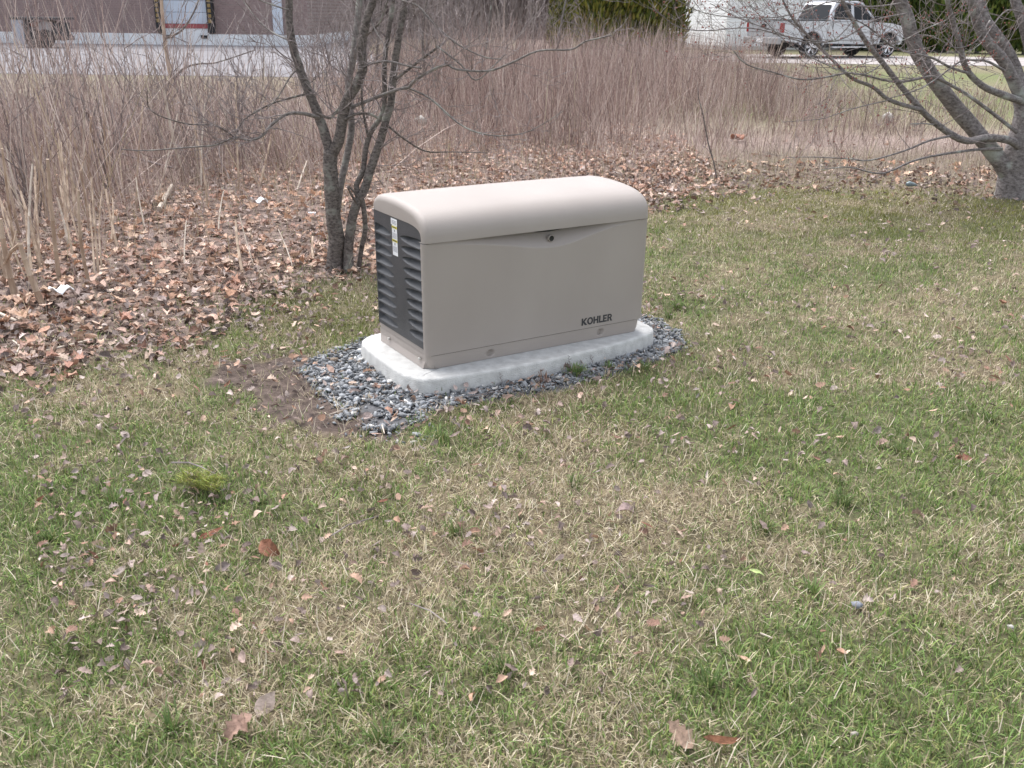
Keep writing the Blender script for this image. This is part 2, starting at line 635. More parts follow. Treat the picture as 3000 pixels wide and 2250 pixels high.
def front_point(u, v, z):
    d = 0.0
    zc = float(smile(u))
    if v < 0.012 and z > zc - 0.004:
        t = max(0.0, (z - zc + 0.004))
        amp = min(1.0, (0.562 - zc) / 0.03)
        d = 0.80 * t * amp if t > 0.004 else 0.80 * amp * t * t / 0.004
    k = taper(z)
    cu = u + (k if u > GL / 2 else -k)
    return (cu, v + d, z)


path = shell_path(0.022, 0.0, GL, 0.0, GW)
path = [q for q in path if not (q[0] < 0.0005 and q[1] > 0.03)]     # the charcoal panel closes the left end
path = [(0.0, 0.0285)] + path if path[0][1] < 0.028 else path
Zb = list(np.linspace(BASE + 0.0025, 0.47, 16)) + list(np.linspace(0.474, 0.5605, 44))
hgrid('front_panel', range(len(path)), Zb, lambda i, z: front_point(path[i][0], path[i][1], z), M['beige'], gen)
# back and right closing walls, a dark core behind the seams
mb = MB()
mb.box(0.012, GL - 0.004, GW - 0.012, GW, 0.064, 0.60)
mb.build('back_panel', M['beige'], gen)
mb = MB()
mb.box(0.03, GL - 0.012, 0.05, GW - 0.02, 0.003, 0.59)
mb.build('inner_frame', M['seam'], gen)
# base band with two round dimples
bpath = shell_path(0.03, 0.006, GL - 0.012, 0.003, GW - 0.01, 0.006, 8)
DIM = [(0.323, 0.026), (0.938, 0.030)]


def base_point(u, v, z):
    k = (1 - z / BASE) ** 2 * 0.010 if z < BASE else 0
    cu = u + k * (1 if u < GL / 2 else -1) * (1 if (u < 0.04 or u > GL - 0.04) else 0.0)
    d = 0.0
    for a, b in DIM:
        rr = math.hypot(u - a, z - b) / 0.0185
        if rr < 1 and v < 0.02:
            d = max(d, 0.017 * min(1.0, (1 - rr) * 3.2))
    return (cu, v + k * 0.6 + d, z)


hgrid('base_band', range(len(bpath)), np.linspace(0.0, BASE, 26), lambda i, z: base_point(bpath[i][0], bpath[i][1], z), M['beige'], gen)
mb = MB()
mb.box(0.008, 0.0075 + 0.02, 0.03, GW - 0.012, 0.0, 0.103)
mb.build('end_base', M['beige'], gen)
mb = MB()                                                           # sloping foot flange at the end
mb.prism([(0.0, 0.0), (0.0085, 0.03), (0.0085, 0.0)], 0.035, GW - 0.03)
for q in range(len(mb.v)):
    x, y, z = mb.v[q]
    mb.v[q] = (x - 0.012 * (1 if x < 0.004 else 0) * (1 - abs(y - .26) / .28), y, z)
mb.build('foot_flange', M['beige'], gen)
for v_ in (0.075, 0.40):
    mb = MB()
    mb.lathe([(0.0, -0.006), (0.006, -0.005), (0.0075, 0.0), (0.0075, 0.004)], (0.0, v_, 0.034), 'x', 10)
    mb.build('screw', M['steel'], gen, True)

# charcoal end panel with scooped louvres; each louvre is its own piece
LOUV = []
for i in range(10):
    t = i / 9.0
    LOUV.append((0.026, 0.232 - 0.062 * t, 0.5535 - 0.4125 * t, 0.0205, -0.005))
    LOUV.append((0.497, 0.336 - 0.040 * t, 0.5475 - 0.4235 * t, 0.0200, -0.004))


def louv_at(v, z):
    for i, (vo, vt, zc, h, dz) in enumerate(LOUV):
        t = (v - vo) / (vt - vo)
        if t < -0.02 or t > 1:
            continue
        t = max(t, 0.0)
        cz = zc + dz * t
        hh = h * math.sqrt(max(0.0, 1 - t ** 2.2))
        e = (z - (cz - hh)) / (2 * hh + 1e-9)
        if 0 < e < 1:
            s_ = 1 - e
            d = 0.034 * (min(1.0, s_ / 0.12) * (1 - s_) ** 0.85) * min(1.0, (1 - t) * 4) ** 0.7
            lip = 0.004 * math.exp(-((e - 0.0) / 0.12) ** 2)
            return i, d - lip * (1 - t)
    return -1, 0.0


pv = np.linspace(0.026, 0.512, 108)
pz = np.linspace(0.088, 0.640, 186)
VV, ids = [], np.zeros((len(pz), len(pv)), int)
for j, z in enumerate(pz):
    for i, v in enumerate(pv):
        q, d = louv_at(v, z)
        ids[j, i] = q
        VV.append((0.0035 - taper(z) + d, v, z))
VV = np.array(VV)
nv = len(pv)
fl = {}
for j in range(len(pz) - 1):
    for i in range(nv - 1):
        q = max(ids[j, i], ids[j, i + 1], ids[j + 1, i], ids[j + 1, i + 1])
        zc = pz[j]
        fl.setdefault(q, []).append((j * nv + i, (j + 1) * nv + i, (j + 1) * nv + i + 1, j * nv + i + 1))


def sub_mesh(name, F):
    F = np.array(F)
    u_, inv = np.unique(F.ravel(), return_inverse=True)
    return np_mesh(name, VV[u_], inv.reshape(-1, 4), None, None, True)


panel = obj('end_panel', sub_mesh('end_panel', fl[-1]), M['charcoal'], gen)
for q in sorted(fl):
    if q >= 0:
        obj('louver', sub_mesh('louver', fl[q]), M['charcoal'], panel)

# the lid: a profile lofted along the length, rounded at both ends
PROF = [(-.010, .5645), (-.0095, .59), (-.006, .615), (.004, .638), (.021, .658), (.046, .674), (.080, .687), (.13, .697), (.20, .7045), (.29, .7085), (.38, .7085), (.445, .704), (.485, .694), (.512, .677), (.526, .655), (.528, .627)]
PN = []
for i in range(len(PROF)):
    a, b = PROF[max(i - 1, 0)], PROF[min(i + 1, len(PROF) - 1)]
    tx, tz = b[0] - a[0], b[1] - a[1]
    L_ = math.hypot(tx, tz)
    PN.append((tz / L_, -tx / L_))          # inward
LOWER = [(.0200, .5645), (.0205, .573), (.022, .583), (.0255, .594), (.033, .605), (.047, .6135), (.069, .6197), (.098, .6245), (.14, .627), (.20, .627), (.29, .627), (.38, .627), (.44, .627), (.48, .627), (.505, .627), (.527, .627)]


def lid():
    V, F, rings = [], [], []
    r0, r1 = 0.030, 0.036
    st = []
    for i in range(8):
        a = math.pi / 2 * i / 7
        st.append((-0.006 + r0 * (1 - math.sin(a)) * 0 + r0 - r0 * math.cos(a), r0 * (1 - math.sin(a))))
    u0, u1 = -0.006 + r0, GL + 0.006 - r1
    for t in np.linspace(0, 1, 30)[1:-1]:
        st.append((u0 + (u1 - u0) * t, 0.0))
    for i in range(8):
        a = math.pi / 2 * i / 7
        st.append((u1 + r1 * math.sin(a), r1 * (1 - math.cos(a))))
    np_ = len(PROF)
    for u, ins in st:
        sag = 0.004 * (1 - ((u - GL / 2) / (GL / 2)) ** 2)
        for (v, z), (nx_, nz_) in zip(PROF, PN):
            k = min(1.0, (z - 0.5645) / 0.05) if v < 0.0 else 1.0
            V.append((u, v + nx_ * ins, z + nz_ * ins + (sag if z > .66 else 0)))
    for a in range(len(st) - 1):
        for b in range(np_ - 1):
            F.append((a * np_ + b, a * np_ + b + 1, (a + 1) * np_ + b + 1, (a + 1) * np_ + b))
    # end faces down to the lower edge curve, and a returned lip
    for first, u_face, sgn in ((0, -0.006, 1), (len(st) - 1, GL + 0.006, -1)):
        bi = len(V)
        for (v, z) in LOWER:
            V.append((u_face + sgn * 0.001, v, z))
        for (v, z) in LOWER:
            V.append((u_face + sgn * 0.02, v, z))
        for b in range(np_ - 1):
            F.append((first * np_ + b, bi + b, bi + b + 1, first * np_ + b + 1))
            F.append((bi + b, bi + np_ + b, bi + np_ + b + 1, bi + b + 1))
    # front lower lip turned under
    bi = len(V)
    for u, ins in st:
        V.append((u, 0.016 + ins, 0.5655))
    for a in range(len(st) - 1):
        F.append((a * np_, (a + 1) * np_, bi + a + 1, bi + a))
    mb = MB()
    mb.v, mb.f = V, F
    me = mb.mesh('lid', 'all')
    me.set_sharp_from_angle(angle=R(46))
    return obj('lid', me, M['beige'], gen)


lid()
mb = MB()
mb.box(0.02, GL - 0.02, 0.02, GW - 0.01, 0.585, 0.63)
mb.build('lid_gasket', M['seam'], gen)
# keyed latch in the scooped recess
mb = MB()
mb.lathe([(0.0165, 0.004), (0.0165, -0.010), (0.0145, -0.0115), (0.0130, -0.010), (0.0125, 0.004)], (0.645, 0.022, 0.5185), 'y', 20)
lock = mb.build('latch', M['beige'], gen, True)
mb = MB()
mb.lathe([(0.0, -0.0085), (0.0128, -0.0095), (0.0128, 0.006)], (0.645, 0.022, 0.5185), 'y', 20)
mb.build('keyhole', M['black'], lock, True)

# KOHLER lettering, bold with slightly flared strokes
LET = {
    'K': ([[(0, 0), (.27, 0), (.25, .38), (.62, 0), (.98, 0), (.50, .52), (.96, 1), (.63, 1), (.25, .62), (.27, 1), (0, 1), (.03, .5)]], .92),
    'H': ([[(0, 0), (.27, 0), (.25, .40), (.63, .40), (.61, 0), (.88, 0), (.85, .5), (.88, 1), (.61, 1), (.63, .61), (.25, .61), (.27, 1), (0, 1), (.03, .5)]], .90),
    'L': ([[(0, 0), (.70, 0), (.68, .21), (.26, .20), (.27, 1), (0, 1), (.03, .5)]], .66),
    'E': ([[(0, 0), (.68, 0), (.67, .21), (.26, .20), (.26, .40), (.60, .40), (.60, .60), (.26, .60), (.26, .80), (.66, .79), (.68, 1), (0, 1), (.03, .5)]], .72),
}


def letter_o():
    n = 22
    q = []
    for i in range(n):
        a = 2 * math.pi * i / n
        b = 2 * math.pi * (i + 1) / n
        o = lambda t, k: (.5 + .5 * k * math.cos(t), .5 + (.52 if k == 1 else .30) * math.sin(t))
        q.append([o(a, 1), o(b, 1), o(b, .5), o(a, .5)])
    return q


def letter_r():
    q = [[(0, 0), (.27, 0), (.25, .5), (.27, 1), (0, 1), (.03, .5)]]
    n = 8
    for i in range(n):
        a, b = -math.pi / 2 + math.pi * i / n, -math.pi / 2 + math.pi * (i + 1) / n
        q.append([(.42 + .36 * math.cos(a), .69 + .31 * math.sin(a)), (.42 + .36 * math.cos(b), .69 + .31 * math.sin(b)), (.42 + .12 * math.cos(b), .69 + .12 * math.sin(b)), (.42 + .12 * math.cos(a), .69 + .12 * math.sin(a))])
    q.append([(.24, .81), (.42, .81), (.42, 1), (.24, 1)])
    q.append([(.24, .38), (.42, .38), (.42, .57), (.24, .57)])
    q.append([(.36, .42), (.62, .44), (.86, 0), (.56, 0)])
    return q


mb = MB()
cx, H_ = 0.0, 0.0355
total = sum({'K': .92, 'O': 1.02, 'H': .92, 'L': .68, 'E': .74, 'R': .80}[c] for c in 'KOHLER')
for ch in 'KOHLER':
    polys, wd = (letter_o(), 1.02) if ch == 'O' else ((letter_r(), .80) if ch == 'R' else LET[ch])
    wd = {'K': .92, 'O': 1.02, 'H': .92, 'L': .68, 'E': .74, 'R': .80}[ch]
    sx = 0.180 / total
    for pl in polys:
        mb.add([(0.820 + cx * sx + x * sx * 0.97, -0.0012, 0.0815 + z * H_) for x, z in pl], [tuple(range(len(pl)))])
    cx += wd
mb.build('lettering', M['logo'], gen)


# warning decals on the end panel
def decal(name, v0, v1, z0, z1, mat, parent, off=0.0015):
    mb = MB()
    x0 = 0.0035 - taper(z0) - off
    x1 = 0.0035 - taper(z1) - off
    mb.add([(x0, v0, z0), (x0, v1, z0), (x1, v1, z1), (x1, v0, z1)], [(0, 1, 2, 3)])
    return mb.build(name, mat, parent)


d1 = decal('notice_label', .259, .323, .591, .620, M['decal'], panel)
for zz in (.610, .604, .598):
    decal('print_line', .268, .313, zz - .0014, zz + .0014, M['print'], panel, .0022)
d2 = decal('warning_label', .261, .314, .455, .5905, M['decal'], panel)
for zz in (.582, .522):
    decal('warning_band', .2615, .3135, zz - .0055, zz + .0055, M['yellow'], panel, .0022)
    decal('warning_word', .268, .307, zz - .0022, zz + .0022, M['logo'], panel, .0029)
    decal('warning_symbol', .283, .292, zz - .020, zz - .010, M['print'], panel, .0022)
    for k in range(6):
        decal('print_line', .266, .309, zz - .027 - k * .0042 - .0008, zz - .027 - k * .0042 + .0008, M['print'], panel, .0022)

# concrete pad: bowed front, rounded corners, worn edge
pad_o = []
fr = [(-.085, -.040), (-.060, -.078), (.0, -.103), (.17, -.123), (.36, -.132), (.525, -.134), (.70, -.128), (.896, -.110), (1.08, -.080), (1.20, -.048), (1.255, -.012), (1.282, .045), (1.290, .12)]
bk = [(1.290, .45), (1.270, .54), (1.21, .60), (.9, .655), (.6, .67), (.3, .655), (.05, .61), (-.045, .575), (-.090, .51), (-.106, .42), (-.112, .25), (-.110, .05)]
pad_o = fr + bk


def smooth_loop(pts, n):
    out = []
    m_ = len(pts)
    for i in range(m_):
        p0, p1, p2, p3 = [np.array(pts[(i + k) % m_]) for k in (-1, 0, 1, 2)]
        for t in np.arange(n) / n:
            out.append(tuple(0.5 * ((2 * p1) + (-p0 + p2) * t + (2 * p0 - 5 * p1 + 4 * p2 - p3) * t * t + (-p0 + 3 * p1 - 3 * p2 + p3) * t ** 3)))
    return out


pl = smooth_loop(pad_o, 4)
cxp, cyp = 0.59, 0.25
rings = [(0.014, -0.18), (0.008, -0.09), (0.001, -0.014), (-0.0015, -0.006), (-0.006, -0.0015), (-0.012, 0.0), (-0.02, 0.0), (-0.06, 0.0)]
V, F = [], []
n_ = len(pl)
for off, z in rings:
    for i, (x, y) in enumerate(pl):
        a, b = pl[i - 1], pl[(i + 1) % n_]
        tx, ty = b[0] - a[0], b[1] - a[1]
        L_ = math.hypot(tx, ty)
        w_ = (0.0016 * math.sin(i * 1.7) + 0.001 * math.sin(i * 4.1)) * (1 if off > -.015 else 0)
        V.append((x + ty / L_ * (off + w_), y - tx / L_ * (off + w_), z))
for a in range(len(rings) - 1):
    for i in range(n_):
        F.append((a * n_ + i, a * n_ + (i + 1) % n_, (a + 1) * n_ + (i + 1) % n_, (a + 1) * n_ + i))
V.append((cxp, cyp, 0.0))
for i in range(n_):
    F.append(((len(rings) - 1) * n_ + i, (len(rings) - 1) * n_ + (i + 1) % n_, len(V) - 1))
mb = MB()
mb.v, mb.f = V, F
pad = mb.build('concrete_pad', M['concrete'], None, True, (GX, GY, PADZ - 0.0015))
pad.rotation_euler = (0, 0, GYAW)
tag(pad, 'pale concrete pad with rounded corners under the generator, set in gravel', 'pad')

# ------------------------------------------------------------------ gravel round the pad
PADW = [gw(x, y) for x, y in pl]


def stones(n, rng, smin, smax, poly, avoid=None, bury=0.35):
    base = []
    for k in range(5):
        bm = bmesh.new()
        bmesh.ops.create_icosphere(bm, subdivisions=1, radius=1)
        for q in bm.verts:
            q.co *= 1 + rng.uniform(-.42, .38)
        bm.verts.index_update()
        base.append((np.array([q.co[:] for q in bm.verts]), np.array([[v.index for v in f.verts] for f in bm.faces])))
        bm.free()
    xs_, ys_ = [a for a, b in poly], [b for a, b in poly]
    pts = []
    while len(pts) < n:
        q = rng.uniform((min(xs_), min(ys_)), (max(xs_), max(ys_)), (n * 2, 2))
        jit = (fbm(q[:, 0], q[:, 1], 61, 7, 3) - .5) * .34
        k = inpoly(q[:, 0] + jit, q[:, 1] + jit, poly) & ~inpoly(q[:, 0], q[:, 1], PADW)
        pts += list(q[k])
    pts = np.array(pts[:n])
    return base, pts


def stone_col(rng, n):
    b = rng.uniform(0.10, 0.33, n)[:, None] * np.array((0.96, 1.0, 1.05))
    k = rng.random(n)
    b[k < .05] = np.array((0.62, 0.60, 0.57)) * rng.uniform(.7, 1.1, ((k < .05).sum(), 1))
    m_ = (k > .05) & (k < .12)
    b[m_] = np.array((0.26, 0.20, 0.15)) * rng.uniform(.7, 1.2, (m_.sum(), 1))
    return b


def rot_np(rng, n, tilt):
    az, t, t2 = rng.uniform(0, 2 * np.pi, n), rng.normal(0, tilt, n), rng.normal(0, tilt, n)
    ca, sa, ct, st, c2, s2 = np.cos(az), np.sin(az), np.cos(t), np.sin(t), np.cos(t2), np.sin(t2)
    Rz = np.zeros((n, 3, 3)); Rz[:, 0, 0] = ca; Rz[:, 0, 1] = -sa; Rz[:, 1, 0] = sa; Rz[:, 1, 1] = ca; Rz[:, 2, 2] = 1
    Rx = np.zeros((n, 3, 3)); Rx[:, 0, 0] = 1; Rx[:, 1, 1] = ct; Rx[:, 1, 2] = -st; Rx[:, 2, 1] = st; Rx[:, 2, 2] = ct
    Ry = np.zeros((n, 3, 3)); Ry[:, 1, 1] = 1; Ry[:, 0, 0] = c2; Ry[:, 0, 2] = s2; Ry[:, 2, 0] = -s2; Ry[:, 2, 2] = c2
    return Rz @ Rx @ Ry


rng = srand(5)
base, pts = stones(12500, rng, 0.006, 0.016, GRAVEL)
GR2 = [(a * 1.0, b) for a, b in gpoly([(860, 1060), (900, 1040), (1050, 990), (1130, 960), (1990, 960), (2040, 1010), (1900, 1075), (1600, 1150), (1300, 1210), (1230, 1300), (1050, 1290), (900, 1180)])]
b2, pts2 = stones(900, rng, .006, .014, GR2)
pts = np.concatenate([pts, pts2])
n = len(pts)
sz = np.clip(rng.lognormal(math.log(0.0057), .48, n), 0.0026, 0.018)
Rm = rot_np(rng, n, .5)
colr = stone_col(rng, n)
zz = zland(pts[:, 0], pts[:, 1]) + rng.uniform(0, .011, n) * (np.arange(n) < 12500)
Vs, Ts, Cs, off = [], [], [], 0
for k in range(5):
    ix = np.arange(n)[np.arange(n) % 5 == k]
    bv, bf = base[k]
    sc_ = sz[ix][:, None] * np.stack([rng.uniform(1.0, 1.7, len(ix)), rng.uniform(.75, 1.1, len(ix)), rng.uniform(.3, .62, len(ix))], 1)
    v = np.einsum('nij,nkj->nki', Rm[ix], bv[None] * sc_[:, None, :])
    v += np.stack([pts[ix, 0], pts[ix, 1], zz[ix] + sz[ix] * 0.2], 1)[:, None, :]
    Vs.append(v.reshape(-1, 3))
    Ts.append((bf[None] + (np.arange(len(ix)) * len(bv))[:, None, None]).reshape(-1, 3) + off)
    Cs.append(np.repeat(colr[ix], len(bv), 0))
    off += len(ix) * len(bv)
gravel = obj('gravel', np_mesh('gravel', np.concatenate(Vs), None, np.concatenate(Ts), np.concatenate(Cs)), M['stone'])
tag(gravel, 'blue grey crushed slate gravel packed round the concrete pad', 'gravel', kind='stuff')
# the larger chips, one by one
b3, p3 = stones(90, rng, .015, .03, gpoly([(1100, 1000), (930, 1075), (960, 1150), (1050, 1195), (1100, 1240), (1200, 1230), (1240, 1185), (1180, 1140)]))
chip_me = []
for k in range(10):
    bv, bf = b3[k % 5]
    c_ = stone_col(rng, 1) * 1.35
    sv = bv * np.array((rng.uniform(1.1, 1.6), rng.uniform(.8, 1.1), rng.uniform(.35, .6)))
    chip_me.append(np_mesh('gravel_stone', sv, None, bf, np.repeat(c_, len(bv), 0)))
for i, (x, y) in enumerate(p3):
    o = obj('gravel_stone', chip_me[i % 10], M['stone'])
    s_ = rng.uniform(.008, .0145)
    o.location = (x, y, zl(x, y) + 0.016)
    o.scale = (s_, s_, s_)
    o.rotation_euler = (rng.normal(0, .35), rng.normal(0, .35), rng.uniform(0, 6.28))
    tag(o, 'larger angular slate chip lying on the gravel beside the concrete pad', 'stone', 'larger chips in the gravel')

# ------------------------------------------------------------------ blades, stems
def blades(base, L, w, az, lean, curl, col, face=None, rng=None, tipw=0.15, mids=(0.55,)):
    """curved ribbons: base (n,3); returns V, quads, tris, colours"""
    n = len(base)
    hd = np.stack([np.cos(az), np.sin(az), np.zeros(n)], 1)
    fa = az + np.pi / 2 + (0 if face is None else face)
    sd = np.stack([np.cos(fa), np.sin(fa), np.zeros(n)], 1)
    ts = [0.0] + list(mids) + [1.0]
    cols = []
    rows = []
    for t in ts:
        h = lean * t + curl * t * t
        up = np.sqrt(np.maximum(0.02, 1 - np.minimum(h, .99 * max(t, 1e-3)) ** 2 / max(t, 1e-3) ** 2)) * t if t > 0 else np.zeros(n)
        p = base + hd * (h * L)[:, None] + np.array((0, 0, 1.0)) * (up * L)[:, None]
        rows.append(p)
    V, Q, T = [], [], []
    m_ = len(ts)
    wt = [1.0] + [1 - 0.25 * k for k in mids]
    for k in range(m_ - 1):
        V.append(rows[k] - sd * (w * wt[k] / 2)[:, None])
        V.append(rows[k] + sd * (w * wt[k] / 2)[:, None])
    V.append(rows[-1])
    per = 2 * (m_ - 1) + 1
    V = np.stack(V, 1).reshape(-1, 3)
    i0 = np.arange(n) * per
    for k in range(m_ - 2):
        Q.append(np.stack([i0 + 2 * k, i0 + 2 * k + 1, i0 + 2 * k + 3, i0 + 2 * k + 2], 1))
    k = m_ - 2
    T = np.stack([i0 + 2 * k, i0 + 2 * k + 1, i0 + 2 * k + 2], 1)
    return V, np.concatenate(Q), T, np.repeat(col, per, 0)


def join_np(parts):
    V, Q, T, C, o = [], [], [], [], 0
    for v, q, t, c in parts:
        V.append(v); Q.append(q + o); T.append(t + o); C.append(c)
        o += len(v)
    return np.concatenate(V), np.concatenate(Q), np.concatenate(T), np.concatenate(C)


rng = srand(77)


def lawn_points(n, y0, y1, power):
    """more points close up, fewer far off; bearings wider than the view"""
    u = rng.random(n)
    e = 2 - power
    y = (y0 ** e + u * (y1 ** e - y0 ** e)) ** (1 / e)
    x = y * rng.uniform(-0.72, 0.74, n) + rng.uniform(-.4, .4, n)
    return x, y


GREENS = np.array([(0.145, 0.215, 0.07), (0.185, 0.245, 0.085), (0.155, 0.22, 0.085), (0.235, 0.245, 0.105), (0.115, 0.18, 0.06)])
STRAW = np.array([(0.42, 0.35, 0.245), (0.51, 0.435, 0.32), (0.32, 0.26, 0.18), (0.60, 0.53, 0.42), (0.27, 0.215, 0.15), (0.38, 0.34, 0.205)])
x, y = lawn_points(375000, 1.55, 11.5, 1.25)
gm = green(x, y)
yb = ylawn(x)
edge = (y - yb + (fbm(x, y, 8, 3.0, 2) - .5) * 0.9)
keep = rng.random(len(x)) < np.where(edge < -0.25, 1.0, np.clip(0.55 - edge * 0.42, 0.04, 1))
jx, jy = (fbm(x, y, 6, 6, 2) - .5) * .3, (fbm(x, y, 16, 6, 2) - .5) * .3
keep &= ~(inpoly(x, y, PADW))
ing = inpoly(x + jx * .5, y + jy * .5, GRAVEL)
keep &= ~(ing & (rng.random(len(x)) > 0.012))
inm = inpoly(x + jx, y + jy, MUD)
keep &= ~(inm & (rng.random(len(x)) > 0.03 + .25 * (fbm(x, y, 19, 5, 2) > .6)))
x, y, gm = x[keep], y[keep], gm[keep]
n = len(x)
isg = rng.random(n) < (0.08 + 0.86 * gm)
far = np.clip((y - 2.5) / 6, 0, 1)
Lb = np.where(isg, rng.uniform(.018, .046, n), rng.uniform(.018, .05, n)) * (0.75 + 0.5 * fbm(x, y, 70, 3.5, 2))
Wb = np.where(isg, rng.uniform(.0020, .0036, n), rng.uniform(.0016, .0032, n)) * (1 + 0.75 * far)
az = rng.uniform(0, 2 * np.pi, n)
lean = np.where(isg, np.abs(rng.normal(.28, .25, n)), np.abs(rng.normal(.5, .25, n)))
curl = np.where(isg, np.abs(rng.normal(.3, .3, n)), np.abs(rng.normal(.4, .25, n)))
cg = GREENS[rng.integers(0, 5, n)] * np.array((1.08, 1.10, .93)) * rng.uniform(.65, 1.35, (n, 1))
cs = STRAW[rng.integers(0, 6, n)] * np.array((1.06, 1.07, 1.0)) * rng.uniform(.65, 1.2, (n, 1))
moss = np.clip((y - 6.2) / 2.0, 0, 1) * np.clip((x - .2) / 1.5, 0, 1)
moss = np.maximum(moss, np.exp(-(((x + 1.0) / .9) ** 2 + ((y - 5.1) / .5) ** 2)) * .8)
cg = cg * (1 - moss[:, None]) + np.array((0.21, 0.21, 0.055)) * moss[:, None] * rng.uniform(.6, 1.2, (n, 1))
cb = np.where(isg[:, None], cg, cs)
bz = zland(x, y)
bp_ = np.stack([x, y, bz - .002], 1)
hi = (y < 3.9)
parts = [blades(bp_[hi], Lb[hi], Wb[hi], az[hi], lean[hi], curl[hi], cb[hi], rng.uniform(-.8, .8, hi.sum()), mids=(.4, .75)),
         blades(bp_[~hi], Lb[~hi], Wb[~hi], az[~hi], lean[~hi], curl[~hi], cb[~hi], rng.uniform(-.8, .8, (~hi).sum()))]
V, Q, T, C = join_np(parts)
grass = obj('grass', np_mesh('grass', V, Q, T, C), M['veg'])
tag(grass, 'short lawn of green blades mixed with pale straw coloured dead grass', 'grass', kind='stuff')

# loose dead straw lying flat on the lawn
x, y = lawn_points(34000, 1.55, 8.5, 1.25)
k = ~(inpoly(x, y, PADW) | inpoly(x, y, GRAVEL)) & (y < ylawn(x) + .3) & (rng.random(len(x)) < 0.25 + 0.9 * (1 - green(x, y)))
x, y = x[k], y[k]
n = len(x)
V, Q, T, C = blades(np.stack([x, y, zland(x, y) + rng.uniform(.008, .03, n)], 1), rng.uniform(.025, .065, n), rng.uniform(.0014, .0026, n), rng.uniform(0, 6.28, n), rng.uniform(.55, .9, n), rng.uniform(-.2, .15, n), STRAW[rng.integers(0, 6, n)] * rng.uniform(.8, 1.25, (n, 1)), mids=(.35, .7))
straw = obj('loose_straw', np_mesh('loose_straw', V, Q, T, C), M['veg'])
tag(straw, 'loose dead straw lying flat across the lawn', 'straw', kind='stuff')


# darker green tufts standing out of the lawn
def tuft(px, py, h, n, spread, label, group=None, name='grass_tuft', cols=None):
    c = G(px, py)
    r_ = srand(int(px * 7 + py))
    a = r_.uniform(0, 6.28, n)
    d = np.abs(r_.normal(0, spread, n))
    b = np.stack([np.cos(a) * d, np.sin(a) * d, np.zeros(n)], 1)
    cc = (cols if cols is not None else GREENS)[r_.integers(0, 5, n)] * r_.uniform(.7, 1.15, (n, 1))
    V, Q, T, C = blades(b, r_.uniform(.5, 1.1, n) * h, r_.uniform(.003, .005, n), a + r_.normal(0, .6, n), np.abs(r_.normal(.3, .2, n)), np.abs(r_.normal(.25, .2, n)), cc, r_.uniform(-.5, .5, n), mids=(.4, .75))
    o = obj(name, np_mesh(name, V, Q, T, C), M['veg'], None, (c.x, c.y, zl(c.x, c.y)))
    return tag(o, label, 'grass tuft' if name == 'grass_tuft' else 'weed', group)


tuft(1686, 1100, .065, 130, .026, 'bright green grass tuft growing against the front of the concrete pad')
for q in [(1985, 905, .09), (1960, 930, .06), (1785, 1085, .07), (1890, 1085, .08), (2080, 2010, .09), (1480, 1960, .08), (1290, 1290, .08), (330, 1470, .09), (150, 1580, .08), (1330, 1560, .08), (1690, 1420, .07), (2470, 1480, .08), (2240, 1560, .09), (500, 2130, .08), (1120, 2170, .09), (2380, 1740, .08), (2640, 1330, .07), (760, 1470, .06), (2890, 1240, .08)]:
    tuft(q[0], q[1], q[2] * .8, 46, .02, 'darker green grass tuft standing up out of the straw coloured lawn', 'green tufts in the lawn')
tuft(1275, 1152, .05, 26, .03, 'thin pale grass sprouting from gravel at the front corner of the pad', None, 'grass_sprout')
tuft(1600, 1124, .05, 40, .03, 'reddish brown weed in the gravel at the foot of the pad', None, 'weed', STRAW * np.array((.6, .42, .4)))
for px, py, hh in ((1668, 1092, .085), (1733, 1076, .06), (1468, 1134, .065)):
    c = G(px, py)
    mb = MB()
    mb.tube([(0, 0, 0), (.004, 0, hh * .4), (-.004, .002, hh * .75), (-.010, 0, hh)], [.0016, .0014, .0012, .0007], 4)
    for t in (.45, .6, .75, .9):
        mb.tube([(0, 0, hh * t), (.008 * (1 if t in (.45, .75) else -1), .002, hh * t + .008)], [.0018, .0006], 4)
    tag(mb.build('dead_weed_stalk', M['twig'], None, False, (c.x, c.y, zl(c.x, c.y))), 'thin dark dead weed stalk standing in gravel before the pad', 'weed', 'dead weed stalks by the pad')


